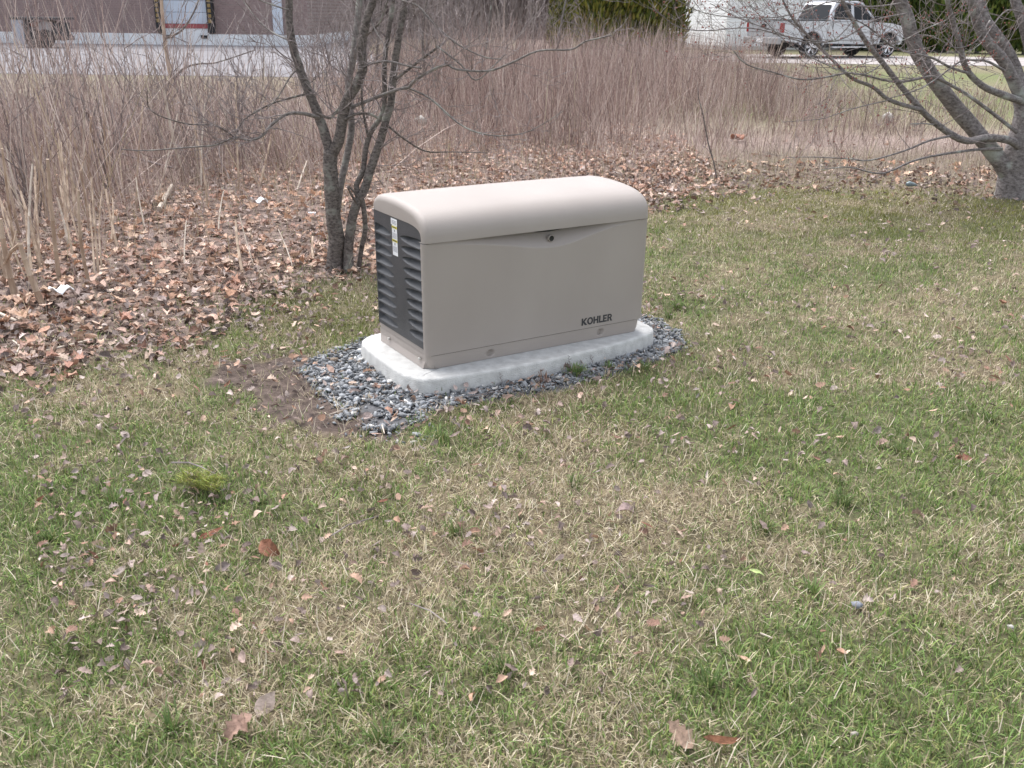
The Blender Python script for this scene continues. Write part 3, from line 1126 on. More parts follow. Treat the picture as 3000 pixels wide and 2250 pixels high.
# ------------------------------------------------------------------ dead leaves
def leaf_shape(kind, r_):
    """midrib rows with left, mid, right points -> (3k,3) and quads"""
    if kind == 'oak':
        t = [0, .10, .2, .3, .4, .5, .62, .74, .86, 1.0]
        w = [.02, .08, .22, .12, .30, .15, .34, .18, .20, .02]
    elif kind == 'oval':
        t = [0, .15, .35, .55, .75, .9, 1.0]
        w = [.015, .16, .27, .29, .22, .1, .01]
    elif kind == 'narrow':
        t = [0, .2, .45, .7, 1.0]
        w = [.015, .10, .13, .10, .01]
    else:                                   # maple
        t = [0, .08, .16, .30, .40, .55, .68, .82, 1.0]
        w = [.02, .30, .46, .26, .52, .24, .26, .10, .01]
    k = len(t)
    fold, curl, twist = r_.uniform(.15, 1.0), r_.uniform(-1.6, 1.9), r_.uniform(-.7, .7)
    V = []
    for i in range(k):
        a = curl * (t[i] - .5)
        R_ = 1 / curl if abs(curl) > .05 else 20
        x = math.sin(a) * R_ if abs(curl) > .05 else t[i] - .5
        z = (1 - math.cos(a)) * R_ if abs(curl) > .05 else 0
        for s_ in (-1, 0, 1):
            ww = w[i] * (1 + r_.uniform(-.2, .2)) * s_
            tw = twist * (t[i] - .5)
            hz = abs(ww) * fold * (1 if r_.random() < .93 else -.3)
            V.append((x + r_.uniform(-.015, .015), ww * math.cos(tw) - hz * math.sin(tw), z + hz * math.cos(tw) + ww * math.sin(tw)))
    Q = []
    for i in range(k - 1):
        for j in (0, 1):
            Q.append((i * 3 + j, i * 3 + j + 1, (i + 1) * 3 + j + 1, (i + 1) * 3 + j))
    V = np.array(V)
    V[:, 2] -= V[:, 2].min()
    return V, np.array(Q)


BROWN = np.array([(0.27, 0.165, 0.115), (0.34, 0.22, 0.16), (0.23, 0.135, 0.10), (0.41, 0.285, 0.215), (0.31, 0.215, 0.175), (0.46, 0.35, 0.28)])
GREYB = np.array([(0.24, 0.185, 0.165), (0.30, 0.24, 0.22), (0.19, 0.145, 0.13), (0.36, 0.295, 0.265), (0.14, 0.105, 0.092), (0.26, 0.195, 0.17)])
RUST = np.array([(0.22, 0.105, 0.068), (0.26, 0.135, 0.085), (0.18, 0.085, 0.06)])
PALE = np.array([(0.34, 0.28, 0.255), (0.39, 0.335, 0.31), (0.29, 0.235, 0.21)])
rl = srand(91)
LEAFK = [('oval', GREYB, .042, 'dry grey brown oval leaf curled on the lawn', 'grey brown leaves on the lawn', 'oval_leaf', 126),
         ('oak', BROWN, .048, 'dry brown lobed leaf lying on the lawn', 'brown lobed leaves on the lawn', 'lobed_leaf', 74),
         ('narrow', PALE, .036, 'pale bleached narrow leaf lying on the lawn', 'pale narrow leaves on the lawn', 'narrow_leaf', 46),
         ('narrow', RUST, .048, 'rust red narrow curled leaf lying on the lawn', 'rust red curled leaves on the lawn', 'rust_leaf', 42)]
shapes = {k: [leaf_shape(k, rl) for _ in range(9)] for k in ('oval', 'oak', 'narrow', 'maple')}


def leaf_spots(n, y0, y1, power, left=0.5):
    u = rl.random(n * 6)
    e = 2 - power
    y = (y0 ** e + u * (y1 ** e - y0 ** e)) ** (1 / e)
    x = y * rl.uniform(-.56, .56, n * 6)
    dens = np.clip(0.38 + 0.55 * (-(x / y) + .1) + (fbm(x, y, 52, 1.8, 3) - .5) * 1.7, .08, 1)
    k = ~(inpoly(x, y, PADW)) & (y < ylawn(x) + .1) & (rl.random(len(x)) < dens)
    u_, v_ = guv(x, y)
    k &= ~((u_ > -.03) & (u_ < 1.3) & (v_ > -.12) & (v_ < .62))
    return x[k][:n], y[k][:n]


for kind, cols, size, lab, grp, nm, cnt in LEAFK:
    me_ = []
    for i in range(12):
        v, q = shapes[kind][i % 9]
        c_ = cols[i % len(cols)] * rl.uniform(.8, 1.2)
        me_.append(np_mesh(nm, v, q, None, np.repeat(c_[None], len(v), 0) * rl.uniform(.8, 1.2, (len(v), 1)), True))
    x, y = leaf_spots(cnt, 2.0, 5.2, 1.1)
    for i in range(len(x)):
        o = obj(nm, me_[i % 12], M['leaf'])
        s_ = size * rl.uniform(.55, 1.2)
        o.scale = (s_, s_, s_)
        o.location = (x[i], y[i], zl(x[i], y[i]) + rl.uniform(.017, .038))
        up = rl.random() < .12
        o.rotation_euler = (rl.normal(0, .45) + (1.1 if up else 0), rl.normal(0, .4), rl.uniform(0, 6.28))
        tag(o, lab, 'leaf', grp)


def leaf_mass(x, y, z, size, pal, kinds, r_, tilt):
    parts, n = [], len(x)
    kk = r_.integers(0, len(kinds), n)
    vv = r_.integers(0, 9, n)
    Rm = rot_np(r_, n, tilt)
    sz = size * r_.uniform(.55, 1.3, n)
    cc = pal[r_.integers(0, len(pal), n)] * r_.uniform(.65, 1.25, (n, 1))
    for a in range(len(kinds)):
        for b in range(9):
            ix = np.where((kk == a) & (vv == b))[0]
            if not len(ix):
                continue
            v0, q0 = shapes[kinds[a]][b]
            v = np.einsum('nij,nkj->nki', Rm[ix], v0[None] * sz[ix][:, None, None]) + np.stack([x[ix], y[ix], z[ix]], 1)[:, None, :]
            q = (q0[None] + (np.arange(len(ix)) * len(v0))[:, None, None]).reshape(-1, 4)
            parts.append((v.reshape(-1, 3), q, np.zeros((0, 3), int), np.repeat(cc[ix], len(v0), 0)))
    return join_np(parts)


# the named standout leaves
def one_leaf(px, py, kind, col, size, rot, label, nm='curled_leaf', lift=.02):
    v, q = leaf_shape(kind, rl)
    c = G(px, py)
    me = np_mesh(nm, v, q, None, np.repeat(np.array(col)[None], len(v), 0) * rl.uniform(.8, 1.2, (len(v), 1)), True)
    o = obj(nm, me, M['leaf'], None, (c.x, c.y, zl(c.x, c.y) + lift))
    o.scale = (size,) * 3
    o.rotation_euler = rot
    return tag(o, label, 'leaf')


one_leaf(795, 1625, 'oval', (0.20, 0.09, 0.055), .085, (1.0, .35, -.5), 'large rust brown leaf standing on edge amid straw grass', lift=.03)
one_leaf(620, 1575, 'narrow', (0.25, 0.10, 0.06), .085, (.5, -.2, .6), 'long dark rust strip of leaf curling up among green grass')
one_leaf(1995, 2180, 'oak', (0.34, 0.235, 0.175), .085, (.7, .2, -1.0), 'big crumpled tan leaf heap at the lawn front with curled lobes', lift=.025)
one_leaf(2110, 2195, 'narrow', (0.24, 0.11, 0.06), .10, (.2, .1, .1), 'flat reddish brown strip leaf beside a crumpled tan leaf')
one_leaf(775, 2065, 'oval', (0.48, 0.38, 0.33), .075, (.9, -.5, 1.0), 'pale folded leaf pair with orange inner side')
one_leaf(700, 2140, 'oak', (0.42, 0.27, 0.21), .085, (.3, -.5, .7), 'pinkish folded leaf pointing up out of the lawn')
one_leaf(1830, 1520, 'oval', (0.42, 0.31, 0.29), .075, (.2, .2, .2), 'pinkish grey folded leaf on straw grass in mid lawn')
one_leaf(2820, 1360, 'oak', (0.22, 0.10, 0.07), .07, (.3, .1, .3), 'dark red brown crumpled leaf on the right of the lawn')
one_leaf(2935, 895, 'oak', (0.22, 0.12, 0.08), .10, (.3, .1, 1.3), 'dark brown crumpled leaf on the mossy part of the lawn')
one_leaf(2215, 1690, 'narrow', (0.45, 0.55, 0.22), .05, (.2, .1, -.5), 'small pale lime green blade of leaf on the lawn')

# smaller leaves beyond, too many to count
x, y = leaf_spots(1000, 3.4, 9.0, .9)
V, Q, T, C = leaf_mass(x, y, zland(x, y) + rl.uniform(.016, .036, len(x)), .042, np.concatenate([GREYB, BROWN, GREYB]), ['oval', 'oak', 'narrow'], rl, .4)
x2, y2 = leaf_spots(1700, 1.9, 5.5, 1.0)
F2 = leaf_mass(x2, y2, zland(x2, y2) + rl.uniform(.018, .036, len(x2)), .030, np.concatenate([GREYB, BROWN, GREYB, GREYB * .7]), ['oval', 'oak', 'narrow'], rl, .6)
V, Q, T, C = join_np([(V, Q, T, C), F2])
o = obj('scattered_leaves', np_mesh('scattered_leaves', V, Q, T, C, True), M['leaf'])
tag(o, 'many small dead leaves scattered over the far part of the lawn', 'leaves', kind='stuff')

# leaf litter along the wood edge
n = 52000
x = rl.uniform(-9.5, 9.5, n)
y = rl.uniform(3.6, 15.0, n)
e0 = y - ylawn(x) + (fbm(x, y, 8, 3.0, 2) - .5) * 0.9
e1 = y - yfield(x)
dens = np.clip((e0 + .75) / 1.0, 0, 1) * np.clip(1.05 - e1 / 4.5, .10, 1) * np.clip(.25 + 1.3 * fbm(x, y, 57, 1.4, 2), .2, 1)
dens *= np.where(x > 2.2, np.clip(.46 - np.abs(e0 - 1.1) / 2.6, .04, 1) * np.clip(2.2 * fbm(x, y, 58, .9, 2) - .5, .1, 1), 1)
k = rl.random(n) < dens
x, y = x[k], y[k]
u_, v_ = guv(x, y)
k = ~((u_ > -.3) & (u_ < 1.5) & (v_ > -.2) & (v_ < .75))
x, y = x[k], y[k]
e0 = y - ylawn(x)
V1 = leaf_mass(x, y, zland(x, y) + rl.uniform(.0, .035, len(x)), .068, np.concatenate([BROWN * 1.2, BROWN * 1.35, GREYB[:4] * 1.5, BROWN * np.array((1.5, 1.4, 1.4))]), ['oak', 'oak', 'maple', 'oval'], rl, .2)
o = obj('leaf_litter', np_mesh('leaf_litter', *V1, True), M['leaf'])
tag(o, 'thick russet litter of fallen oak and maple leaves along the wood edge', 'leaf litter', kind='stuff')
n = 42000
x = rl.uniform(-7, 7.5, n)
y = rl.uniform(3.8, 11.0, n)
e0 = y - ylawn(x) + (fbm(x, y, 8, 3.0, 2) - .5) * 0.9
dens = np.clip((e0 + .95) / 1.1, 0, 1) * np.clip(1.3 - (e0 - .6) / 1.8, .12, 1) * np.where(x > 1.6, .5, 1)
u_, v_ = guv(x, y)
k = (rl.random(n) < dens) & ~((u_ > -.3) & (u_ < 1.5) & (v_ > -.2) & (v_ < .75))
x, y = x[k], y[k]
V1 = leaf_mass(x, y, zland(x, y) + rl.uniform(.002, .035, len(x)), .052, np.concatenate([GREYB, GREYB * 1.2, BROWN, BROWN * .9]), ['oval', 'narrow', 'oval'], rl, .5)
o = obj('broken_leaf_litter', np_mesh('broken_leaf_litter', *V1, True), M['leaf'])
tag(o, 'grey brown broken leaves thinning out from the litter onto the lawn', 'leaf litter', kind='stuff')
# pale larger leaves lying on top of the litter, one by one
me_ = []
for i in range(12):
    v, q = shapes[('oak', 'maple')[i % 2]][i % 9]
    c_ = np.array([(0.46, 0.30, 0.21), (0.40, 0.23, 0.15), (0.52, 0.37, 0.27)])[i % 3]
    me_.append(np_mesh('litter_leaf', v, q, None, np.repeat(c_[None], len(v), 0) * rl.uniform(.8, 1.15, (len(v), 1)), True))
cand = [(rl.uniform(-4.6, -.4), rl.uniform(4.6, 8.6)) for _ in range(700)]
cand = [c for c in cand if c[1] > ylawn(c[0]) + .2 and c[1] < yfield(c[0]) + .8][:150]
cand2 = [(rl.uniform(1.3, 5.0), rl.uniform(7.0, 11.0)) for _ in range(300)]
cand += [c for c in cand2 if c[1] > ylawn(c[0]) + .15 and c[1] < yfield(c[0]) + .3][:50]
for i, (x, y) in enumerate(cand):
    o = obj('litter_leaf', me_[i % 12], M['leaf'], None, (x, y, zl(x, y) + rl.uniform(.035, .06)))
    s_ = rl.uniform(.065, .10)
    o.scale = (s_,) * 3
    o.rotation_euler = (rl.normal(0, .35), rl.normal(0, .3), rl.uniform(0, 6.28))
    tag(o, 'large tan lobed leaf lying on top of the brown leaf litter', 'leaf', 'large leaves on the litter')

# ------------------------------------------------------------------ dry field grass and brush
rf = srand(131)
DRY = np.array([(0.33, 0.24, 0.21), (0.40, 0.30, 0.265), (0.26, 0.18, 0.16), (0.47, 0.375, 0.325), (0.20, 0.135, 0.12), (0.35, 0.265, 0.24), (0.54, 0.45, 0.395)])


def stems(name, n, xr, yr, dens, hfn, label, cat, wmul=1.0, pal=DRY, lean=.12, leanbias=None, mids=(.35, .7)):
    x = rf.uniform(*xr, n)
    y = rf.uniform(*yr, n)
    k = rf.random(n) < dens(x, y)
    x, y = x[k], y[k]
    n = len(x)
    cl = fbm(x, y, 140, 1.3, 2)
    h = hfn(x, y) * rf.uniform(.4, 1.15, n) * (.62 + .76 * cl)
    az = np.where(rf.random(n) < .45, fbm(x, y, 141, .9, 2) * 14.0, 0) + rf.uniform(0, 6.28, n) * .5 + rf.choice([0, 3.14], n)
    ln = np.abs(rf.normal(0, lean, n))
    if leanbias is not None:
        b = rf.random(n) < .5
        az = np.where(b, leanbias + rf.normal(0, .5, n), az)
        ln = np.where(b, ln + .12, ln)
    down = rf.random(n) < .05
    ln = np.where(down, rf.uniform(.5, .9, n), ln)
    w = rf.uniform(.0022, .0055, n) * wmul * np.clip(y / 9, .8, 2.2)
    cc = pal[rf.integers(0, len(pal), n)] * rf.uniform(.7, 1.2, (n, 1)) * (.72 + .56 * fbm(x, y, 142, 1.6, 3))[:, None]
    # a stem turns its flat side anywhere
    V, Q, T, C = blades(np.stack([x, y, zland(x, y) - .01], 1), h, w, az, ln, np.abs(rf.normal(.05, .08, n)), cc, rf.uniform(-1.5, 1.5, n), mids=mids)
    o = obj(name, np_mesh(name, V, Q, T, C), M['veg'])
    return tag(o, label, cat, kind='stuff')


def field_dens(x, y):
    e = y - yfield(x) + (fbm(x, y, 80, .8, 2) - .5) * 1.6
    d = np.clip((e + .4) / 1.6, 0, 1) * np.clip(2.6 * fbm(x, y, 81, 1.1, 3) - .55, .08, 1.2)
    b = x / y + (fbm(x, y, 150, .8, 3) - .5) * .34
    d *= np.where(b > .26, np.clip(1 - (b - .26) / .3, .3, 1), 1) * np.where((b > .27) & (y > 12.5), np.clip(1 - (b - .27) / .12, .14, 1), 1)
    d *= np.where((x > 0) & (y > 18), np.clip(1 - (b - .2) / .14, .06, 1), 1)
    d *= np.where(b < -.12, np.clip(1 - (y - 12) / 4, .06, 1) * .6, 1)
    return d * .62


def field_h(x, y):
    b = x / y + (fbm(x, y, 151, .8, 3) - .5) * .3
    h = 1.05 + .35 * (fbm(x, y, 83, .5, 2) - .5)
    h = h * np.where((b > -.02) & (b < .22) & (y > 15), 1.28, 1)
    h = h * np.where(b > .20, np.clip(1 - (b - .20) / .26, .42, 1), 1)
    h = h * np.where(b < -.14, .62, 1)
    e = y - yfield(x)
    return h * np.clip(.35 + e / 4.0, .3, 1)


stems('dry_field_grass', 150000, (-9, 15), (9.5, 26), field_dens, field_h, 'dense stand of tall dry brown field grass beyond the leaf litter', 'dry grass', 1.0, DRY, .27)


def left_dens(x, y):
    e = y - yfield(x) + (fbm(x, y, 90, .9, 2) - .5) * 1.8
    d = np.clip((e + .5) / 1.4, 0, 1) * np.clip((-.05 - x / y) / .16, 0, 1)
    return d * (.25 + 1.0 * fbm(x, y, 91, 1.1, 2)) * np.clip(1.5 - e / 5.5, .1, 1)


BRUSH = np.array([(0.32, 0.235, 0.21), (0.39, 0.30, 0.265), (0.23, 0.165, 0.15), (0.47, 0.38, 0.335), (0.35, 0.265, 0.24), (0.56, 0.475, 0.42)])
stems('dry_brush', 19000, (-9, 0.5), (4.4, 14), left_dens, lambda x, y: np.where(x / y < -.30, 1.5, .85) + .85 * fbm(x, y, 93, .9, 2) ** 1.6, 'tangle of thin reddish brown brush stems on the left of the wood edge', 'brush', 1.35, BRUSH, .34, 2.6)
stems('field_undergrowth', 38000, (-9, 13), (8, 22), lambda x, y: np.clip((y - yfield(x) + 1.2) / 2, 0, 1) * (.35 + .6 * fbm(x, y, 96, 1.2, 2)), lambda x, y: .26 + .12 * fbm(x, y, 97, .8, 2), 'low matted dead grass under the tall field stems', 'dead grass', 1.1, np.concatenate([DRY, DRY * .8, STRAW[:3] * .85]), .62)
stems('leaning_strands', 4200, (-9, 0.3), (4.6, 13), left_dens, lambda x, y: 1.0 + .5 * fbm(x, y, 98, .9, 2), 'pale and dark dead strands leaning every way through the brush', 'brush', 1.9, np.concatenate([BRUSH[3:], STRAW[:4], BRUSH[:1] * .6]), .7)
stems('field_strands', 2600, (-4, 9), (8.6, 19), field_dens, lambda x, y: 1.0 + .3 * fbm(x, y, 99, .9, 2), 'pale arching dead stalks standing out of the dry field grass', 'dry grass', 1.5, np.concatenate([DRY[3:4], DRY[6:], STRAW[1:2], DRY[4:5] * .6]), .45)
# low dead grass and twigs in the litter
stems('low_dead_stems', 20000, (-7, 7), (4.6, 12), lambda x, y: np.clip((y - ylawn(x)) / 1.2, 0, 1) * np.clip(1.2 - (y - yfield(x)) / 3, .1, 1) * .8, lambda x, y: .30 + 0 * x, 'short dead stems poking up through the leaf litter', 'dead stems', .9, np.concatenate([DRY, STRAW]), .45)


# ------------------------------------------------------------------ canes standing and lying at the left
def cane(px, py, tx, ty, w0, lab, grp, broken=None, mat='cane', Yt=0.0, name='dry_cane', cat='cane'):
    """from a foot on the ground at pixel (px, py) to a tip seen at (tx, ty), Yt metres further off"""
    b = G(px, py)
    t = P(tx, ty, b.y + Yt)
    r_ = random.Random(int(px * 13 + ty * 7 + tx))
    rad = w0 / 2 * mpp(b)
    d = t - b
    mb = MB()
    pts, rr = [], []
    nseg = max(4, int(d.length / .16))
    side = Vector((r_.uniform(-1, 1), r_.uniform(-1, 1), 0)) * d.length * .03
    for i in range(nseg + 1):
        f = i / nseg
        p = d * f + side * math.sin(f * math.pi)
        r0 = rad * (1 - .35 * f)
        pts.append(p); rr.append(r0)
        if 0 < i < nseg:
            pts.append(p + d.normalized() * .006); rr.append(r0 * 1.22)
            pts.append(p + d.normalized() * .012); rr.append(r0)
    mb.tube(pts, rr, 7)
    o = mb.build(name, M[mat], None, True, (b.x, b.y, zl(b.x, b.y) - .004))
    if broken:
        q = P(broken[0], broken[1], b.y + Yt + .15) - b
        m2 = MB()
        m2.tube([d, d + (q - d) * .5 + Vector((0, 0, .02)), q], [rad * .62, rad * .55, rad * .4], 6)
        m2.build('broken_tip', M[mat], o, True)
    return tag(o, lab, cat, grp)


GC = 'dry canes along the wood edge'
cane(128, 895, 58, 708, 20, 'thick tan cane with its broken top bent over, beside white litter', None, (10, 770))
cane(45, 872, 0, 640, 20, 'stout grey tan cane at the end of the cane row', None)
cane(175, 830, 140, 470, 14, 'tall straight brown cane behind the white litter', None)
cane(545, 543, 480, 262, 11, 'bleached white leaning cane in the brush before the yard', None, None, 'pale_cane')
cane(262, 838, 230, 560, 11, 'brown cane in a close bundle rising from leaf litter', GC)
for q in [(290, 812, 268, 520, 8), (300, 800, 300, 560, 6), (278, 820, 262, 600, 7), (120, 790, 60, 560, 10), (95, 805, 75, 620, 9), (215, 760, 176, 545, 8), (710, 795, 690, 640, 10), (920, 770, 916, 690, 9), (345, 735, 310, 555, 9), (325, 715, 330, 580, 7), (20, 820, -60, 420, 12), (540, 790, 545, 640, 5), (430, 690, 398, 520, 5), (640, 690, 655, 560, 5), (745, 780, 700, 620, 4), (860, 790, 815, 670, 4), (160, 690, 90, 330, 8), (260, 640, 180, 300, 7), (330, 600, 300, 250, 7), (60, 700, -20, 300, 9), (400, 620, 420, 300, 6), (610, 600, 560, 330, 6), (590, 560, 600, 300, 5), (700, 560, 690, 240, 6), (760, 545, 795, 390, 7), (455, 600, 520, 330, 5)]:
    cane(*q, 'slim dry tan cane standing in the leaf litter and brush', GC, None, 'cane' if q[4] > 5 else 'pale_cane', .3)
rc = random.Random(808)
for i in range(34):
    px, py = rc.uniform(-40, 330), 0
    py = np.interp(px, [-40, 150, 330], [880, 800, 690]) - rc.uniform(0, 170)
    cane(px, py, px + rc.uniform(-75, 40), py - rc.uniform(140, 330), rc.uniform(4.5, 9), 'slim dry tan cane standing in the leaf litter and brush', GC, None, rc.choice(['cane', 'cane', 'pale_cane']), rc.uniform(-.2, .5))
cane(150, 560, 152, 515, 9, 'cane stump with a pale split end in the brush', None, None, 'pale_cane')
cane(492, 395, 590, 245, 7, 'long straw yellow cane leaning to the right in the brush', None, None, 'pale_cane', .6)
cane(430, 470, 300, 315, 5, 'thin bleached stick leaning left across the brush', 'bleached sticks leaning in the brush', None, 'pale_cane', .4)
for q in [(555, 412, 605, 392, 6), (600, 290, 700, 312, 5), (745, 470, 790, 392, 6), (430, 470, 480, 385, 5), (870, 560, 900, 470, 6), (700, 640, 735, 780, 5)]:
    cane(*q, 'thin bleached stick leaning left across the brush' if False else 'short bleached straw stick caught in the brush', 'straw sticks caught in the brush', None, 'pale_cane', .5)


# sticks lying on the ground
def stick(p0, p1, w, lab, mat='pale_cane', lift=.03, name='stick', mid=None):
    a, b = G(*p0), G(*p1)
    pts = [a] + ([G(*mid)] if mid else [a.lerp(b, .5)]) + [b]
    r_ = w / 2 * mpp(a)
    mb = MB()
    P_ = [Vector((q.x, q.y, zl(q.x, q.y) + lift)) - a for q in pts]
    mb.tube([P_[0], P_[0].lerp(P_[1], .5), P_[1], P_[1].lerp(P_[2], .5), P_[2]], [r_, r_ * 1.05, r_, r_ * .95, r_ * .8], 7)
    return tag(mb.build(name, M[mat], None, True, tuple(a)), lab, 'stick')


stick((138, 1043), (272, 1012), 9, 'straight tan stick lying at the edge of the leaf litter')
stick((228, 970), (250, 945), 9, 'short pale stick standing out of dark leaves near the lawn edge')
stick((0, 930), (52, 952), 10, 'pale broken branch lying at the foot of the tan canes')
stick((40, 1010), (48, 1055), 5, 'thin pale hooked stick on leaves at the edge of the lawn', mid=(62, 1030))
stick((468, 632), (505, 560), 14, 'thick pale log end leaning in the leaf litter', lift=.05)
stick((285, 460), (350, 505), 9, 'grey dead branch slanting through the brush', 'twig', .35)
stick((350, 505), (510, 555), 7, 'grey dead branch arching down to the leaf litter', 'twig', .2)
stick((960, 1230), (1035, 1205), 3.5, 'thin pale twig lying on the gravel edge by the mud', lift=.02)
stick((1120, 1265), (1127, 1290), 4, 'short straw stub standing in mud by the gravel', lift=.03)
stick((1370, 1175), (1480, 1155), 3, 'thin grey twig lying on gravel before the pad', 'twig', .02)
stick((960, 1590), (1110, 1520), 4, 'slender dry twig curving across the lawn', 'twig', .03, mid=(1020, 1548))
stick((1200, 1790), (1310, 1850), 4, 'slender dry twig lying among straw in mid lawn', 'twig', .03, mid=(1260, 1812))
stick((2225, 1875), (2260, 1890), 6, 'short pale wood chip lying on the right of the lawn', lift=.02)


# pale litter and bits
def scrap(name, px, py, wd, dp, ht, mat, lab, cat, seed, rz=0.0, lift=.03):
    c = G(px, py)
    r_ = random.Random(seed)
    n = 6
    V, Q = [], []
    for j in range(n):
        for i in range(n):
            a, b = i / (n - 1) - .5, j / (n - 1) - .5
            k = 1 - .25 * abs(b) * 2 * r_.random()
            V.append((a * wd * k + r_.uniform(-.03, .03) * wd, b * dp + r_.uniform(-.03, .03) * wd, ht * (r_.random() * .5 + math.sin(a * 7 + b * 4) * .5 + .5)))
    for j in range(n - 1):
        for i in range(n - 1):
            Q.append((j * n + i, j * n + i + 1, (j + 1) * n + i + 1, (j + 1) * n + i))
    me = np_mesh(name, np.array(V), np.array(Q), None, None, True)
    o = obj(name, me, mat, None, (c.x, c.y, zl(c.x, c.y) + lift))
    o.rotation_euler = (0, 0, rz)
    so = o.modifiers.new('thickness', 'SOLIDIFY')
    so.thickness = .0015
    return tag(o, lab, cat)


M['paper'] = mat_flat('white_paper', (0.86, 0.87, 0.88), .7)
M['shard'] = mat_surface('blue_grey_shard', (0.10, 0.13, 0.14), (0.28, 0.35, 0.37), .25, 9, 4, 0, None, .6)
scrap('paper_scrap', 186, 886, .125, .075, .035, M['paper'], 'crumpled white paper scrap beside the foot of a thick tan cane', 'litter', 3, .2, .055)
scrap('plastic_bag', 762, 615, .13, .08, .045, M['paper'], 'white plastic bag caught in the leaf litter left of the tree', 'litter', 5, .0, .05)
mb = MB()
c = G(915, 636)
mb.tube([(-.03, 0, .012), (.03, .004, .012)], [.013, .013], 10)
tag(mb.build('white_cap', M['paper'], None, True, (c.x, c.y, zl(c.x, c.y) + .03)), 'small white plastic tube lying in leaves beside the tree trunk', 'litter')
for px, py, s_, lab in ((2600, 358, .11, 'pale grey rock in the dry grass left of the large tree'), (1235, 365, .09, 'pale rock half hidden in dry grass behind the generator')):
    c = G(px, py)
    bv, bf = b3[1]
    o = obj('rock', np_mesh('rock', bv * np.array((1.2, 1, .85)), None, bf, np.repeat(np.array([(0.50, 0.49, 0.45)]), len(bv), 0), True), M['stone'], None, (c.x, c.y, s_ * .5))
    o.scale = (s_,) * 3
    tag(o, lab, 'rock')
scrap('food_wrapper', 2163, 412, .22, .12, .06, mat_flat('rust_wrapper', (0.34, 0.13, 0.07), .6), 'rust red crumpled wrapper lying in leaves at the field edge', 'litter', 8, .3, .03)
c = G(2668, 553)
mb = MB()
mb.tube([(-.055, 0, .03), (-.045, 0, .034), (-.02, 0, .040), (.0, 0, .036), (.03, .003, .032), (.062, .004, .024)], [.004, .020, .026, .022, .017, .004], 10)
o = mb.build('dark_shard', M['shard'], None, True, (c.x, c.y, zl(c.x, c.y)))
tag(o, 'small glossy blue grey object lying on leaves near the large tree', 'object')
# blue grey and white pebbles on the lawn
for i, (px, py, s_, cc) in enumerate([(2510, 1792, .016, (.20, .21, .24)), (2500, 2172, .010, (.30, .27, .24)), (2960, 1855, .009, (.36, .34, .32))]):
    c = G(px, py)
    bv, bf = b3[i % 5]
    o = obj('pebble', np_mesh('pebble', bv * np.array((1.3, .9, .6)), None, bf, np.repeat(np.array([cc]), len(bv), 0)), M['stone'], None, (c.x, c.y, zl(c.x, c.y) + .02))
    o.scale = (s_,) * 3
    tag(o, 'small dark blue grey pebble on the lawn' if i == 0 else 'small pale pebble lying in the lawn grass', 'pebble', None if i == 0 else 'pale pebbles in the lawn')

# a clipped evergreen sprig lying on the lawn
c = G(570, 1425)
sp = empty('evergreen_sprig', (c.x, c.y, zl(c.x, c.y) + .04), R(-20))
tag(sp, 'yellow green clipped evergreen sprig with a bare brown stem lying on the lawn', 'sprig')
mb = MB()
mb.tube([(-.13, .05, .02), (-.06, .055, .03), (0, .045, .028), (.07, .03, .02)], [.003, .003, .0025, .0015], 5)
mb.build('stem', M['twig'], sp)
r_ = srand(4)
n = 900
t = r_.random(n)
cxs = np.stack([-.06 + .17 * t + r_.normal(0, .006, n), .045 - r_.random(n) ** .8 * .11, .006 + r_.random(n) ** 2 * .022], 1)
cxs[:, 0] = np.round(cxs[:, 0] / .016) * .016 + r_.normal(0, .0025, n) + (cxs[:, 1] - .045) * -.35
V, Q, T, C = blades(cxs, r_.uniform(.018, .042, n), r_.uniform(.002, .0036, n), r_.normal(-1.4, .8, n), r_.uniform(.75, .97, n), r_.uniform(-.15, .02, n), np.array([(0.34, 0.39, 0.09), (0.42, 0.46, 0.13), (0.24, 0.30, 0.08), (0.40, 0.34, 0.14)])[r_.integers(0, 4, n)] * r_.uniform(.7, 1.15, (n, 1)))
f_ = obj('needle_spray', np_mesh('needle_spray', V, Q, T, C), M['veg'], sp)
f_['kind'] = 'stuff'


# ------------------------------------------------------------------ trees
def catmull(pts, rr, n=4):
    if len(pts) < 3:
        return pts, rr
    o, r2 = [], []
    for i in range(len(pts) - 1):
        p0, p1, p2, p3 = pts[max(i - 1, 0)], pts[i], pts[i + 1], pts[min(i + 2, len(pts) - 1)]
        for k in range(n):
            t = k / n
            o.append(0.5 * ((2 * p1) + (p2 - p0) * t + (2 * p0 - 5 * p1 + 4 * p2 - p3) * t * t + (3 * p1 - p0 - 3 * p2 + p3) * t ** 3))
            r2.append(rr[i] * (1 - t) + rr[i + 1] * t)
    o.append(pts[-1]); r2.append(rr[-1])
    return o, r2


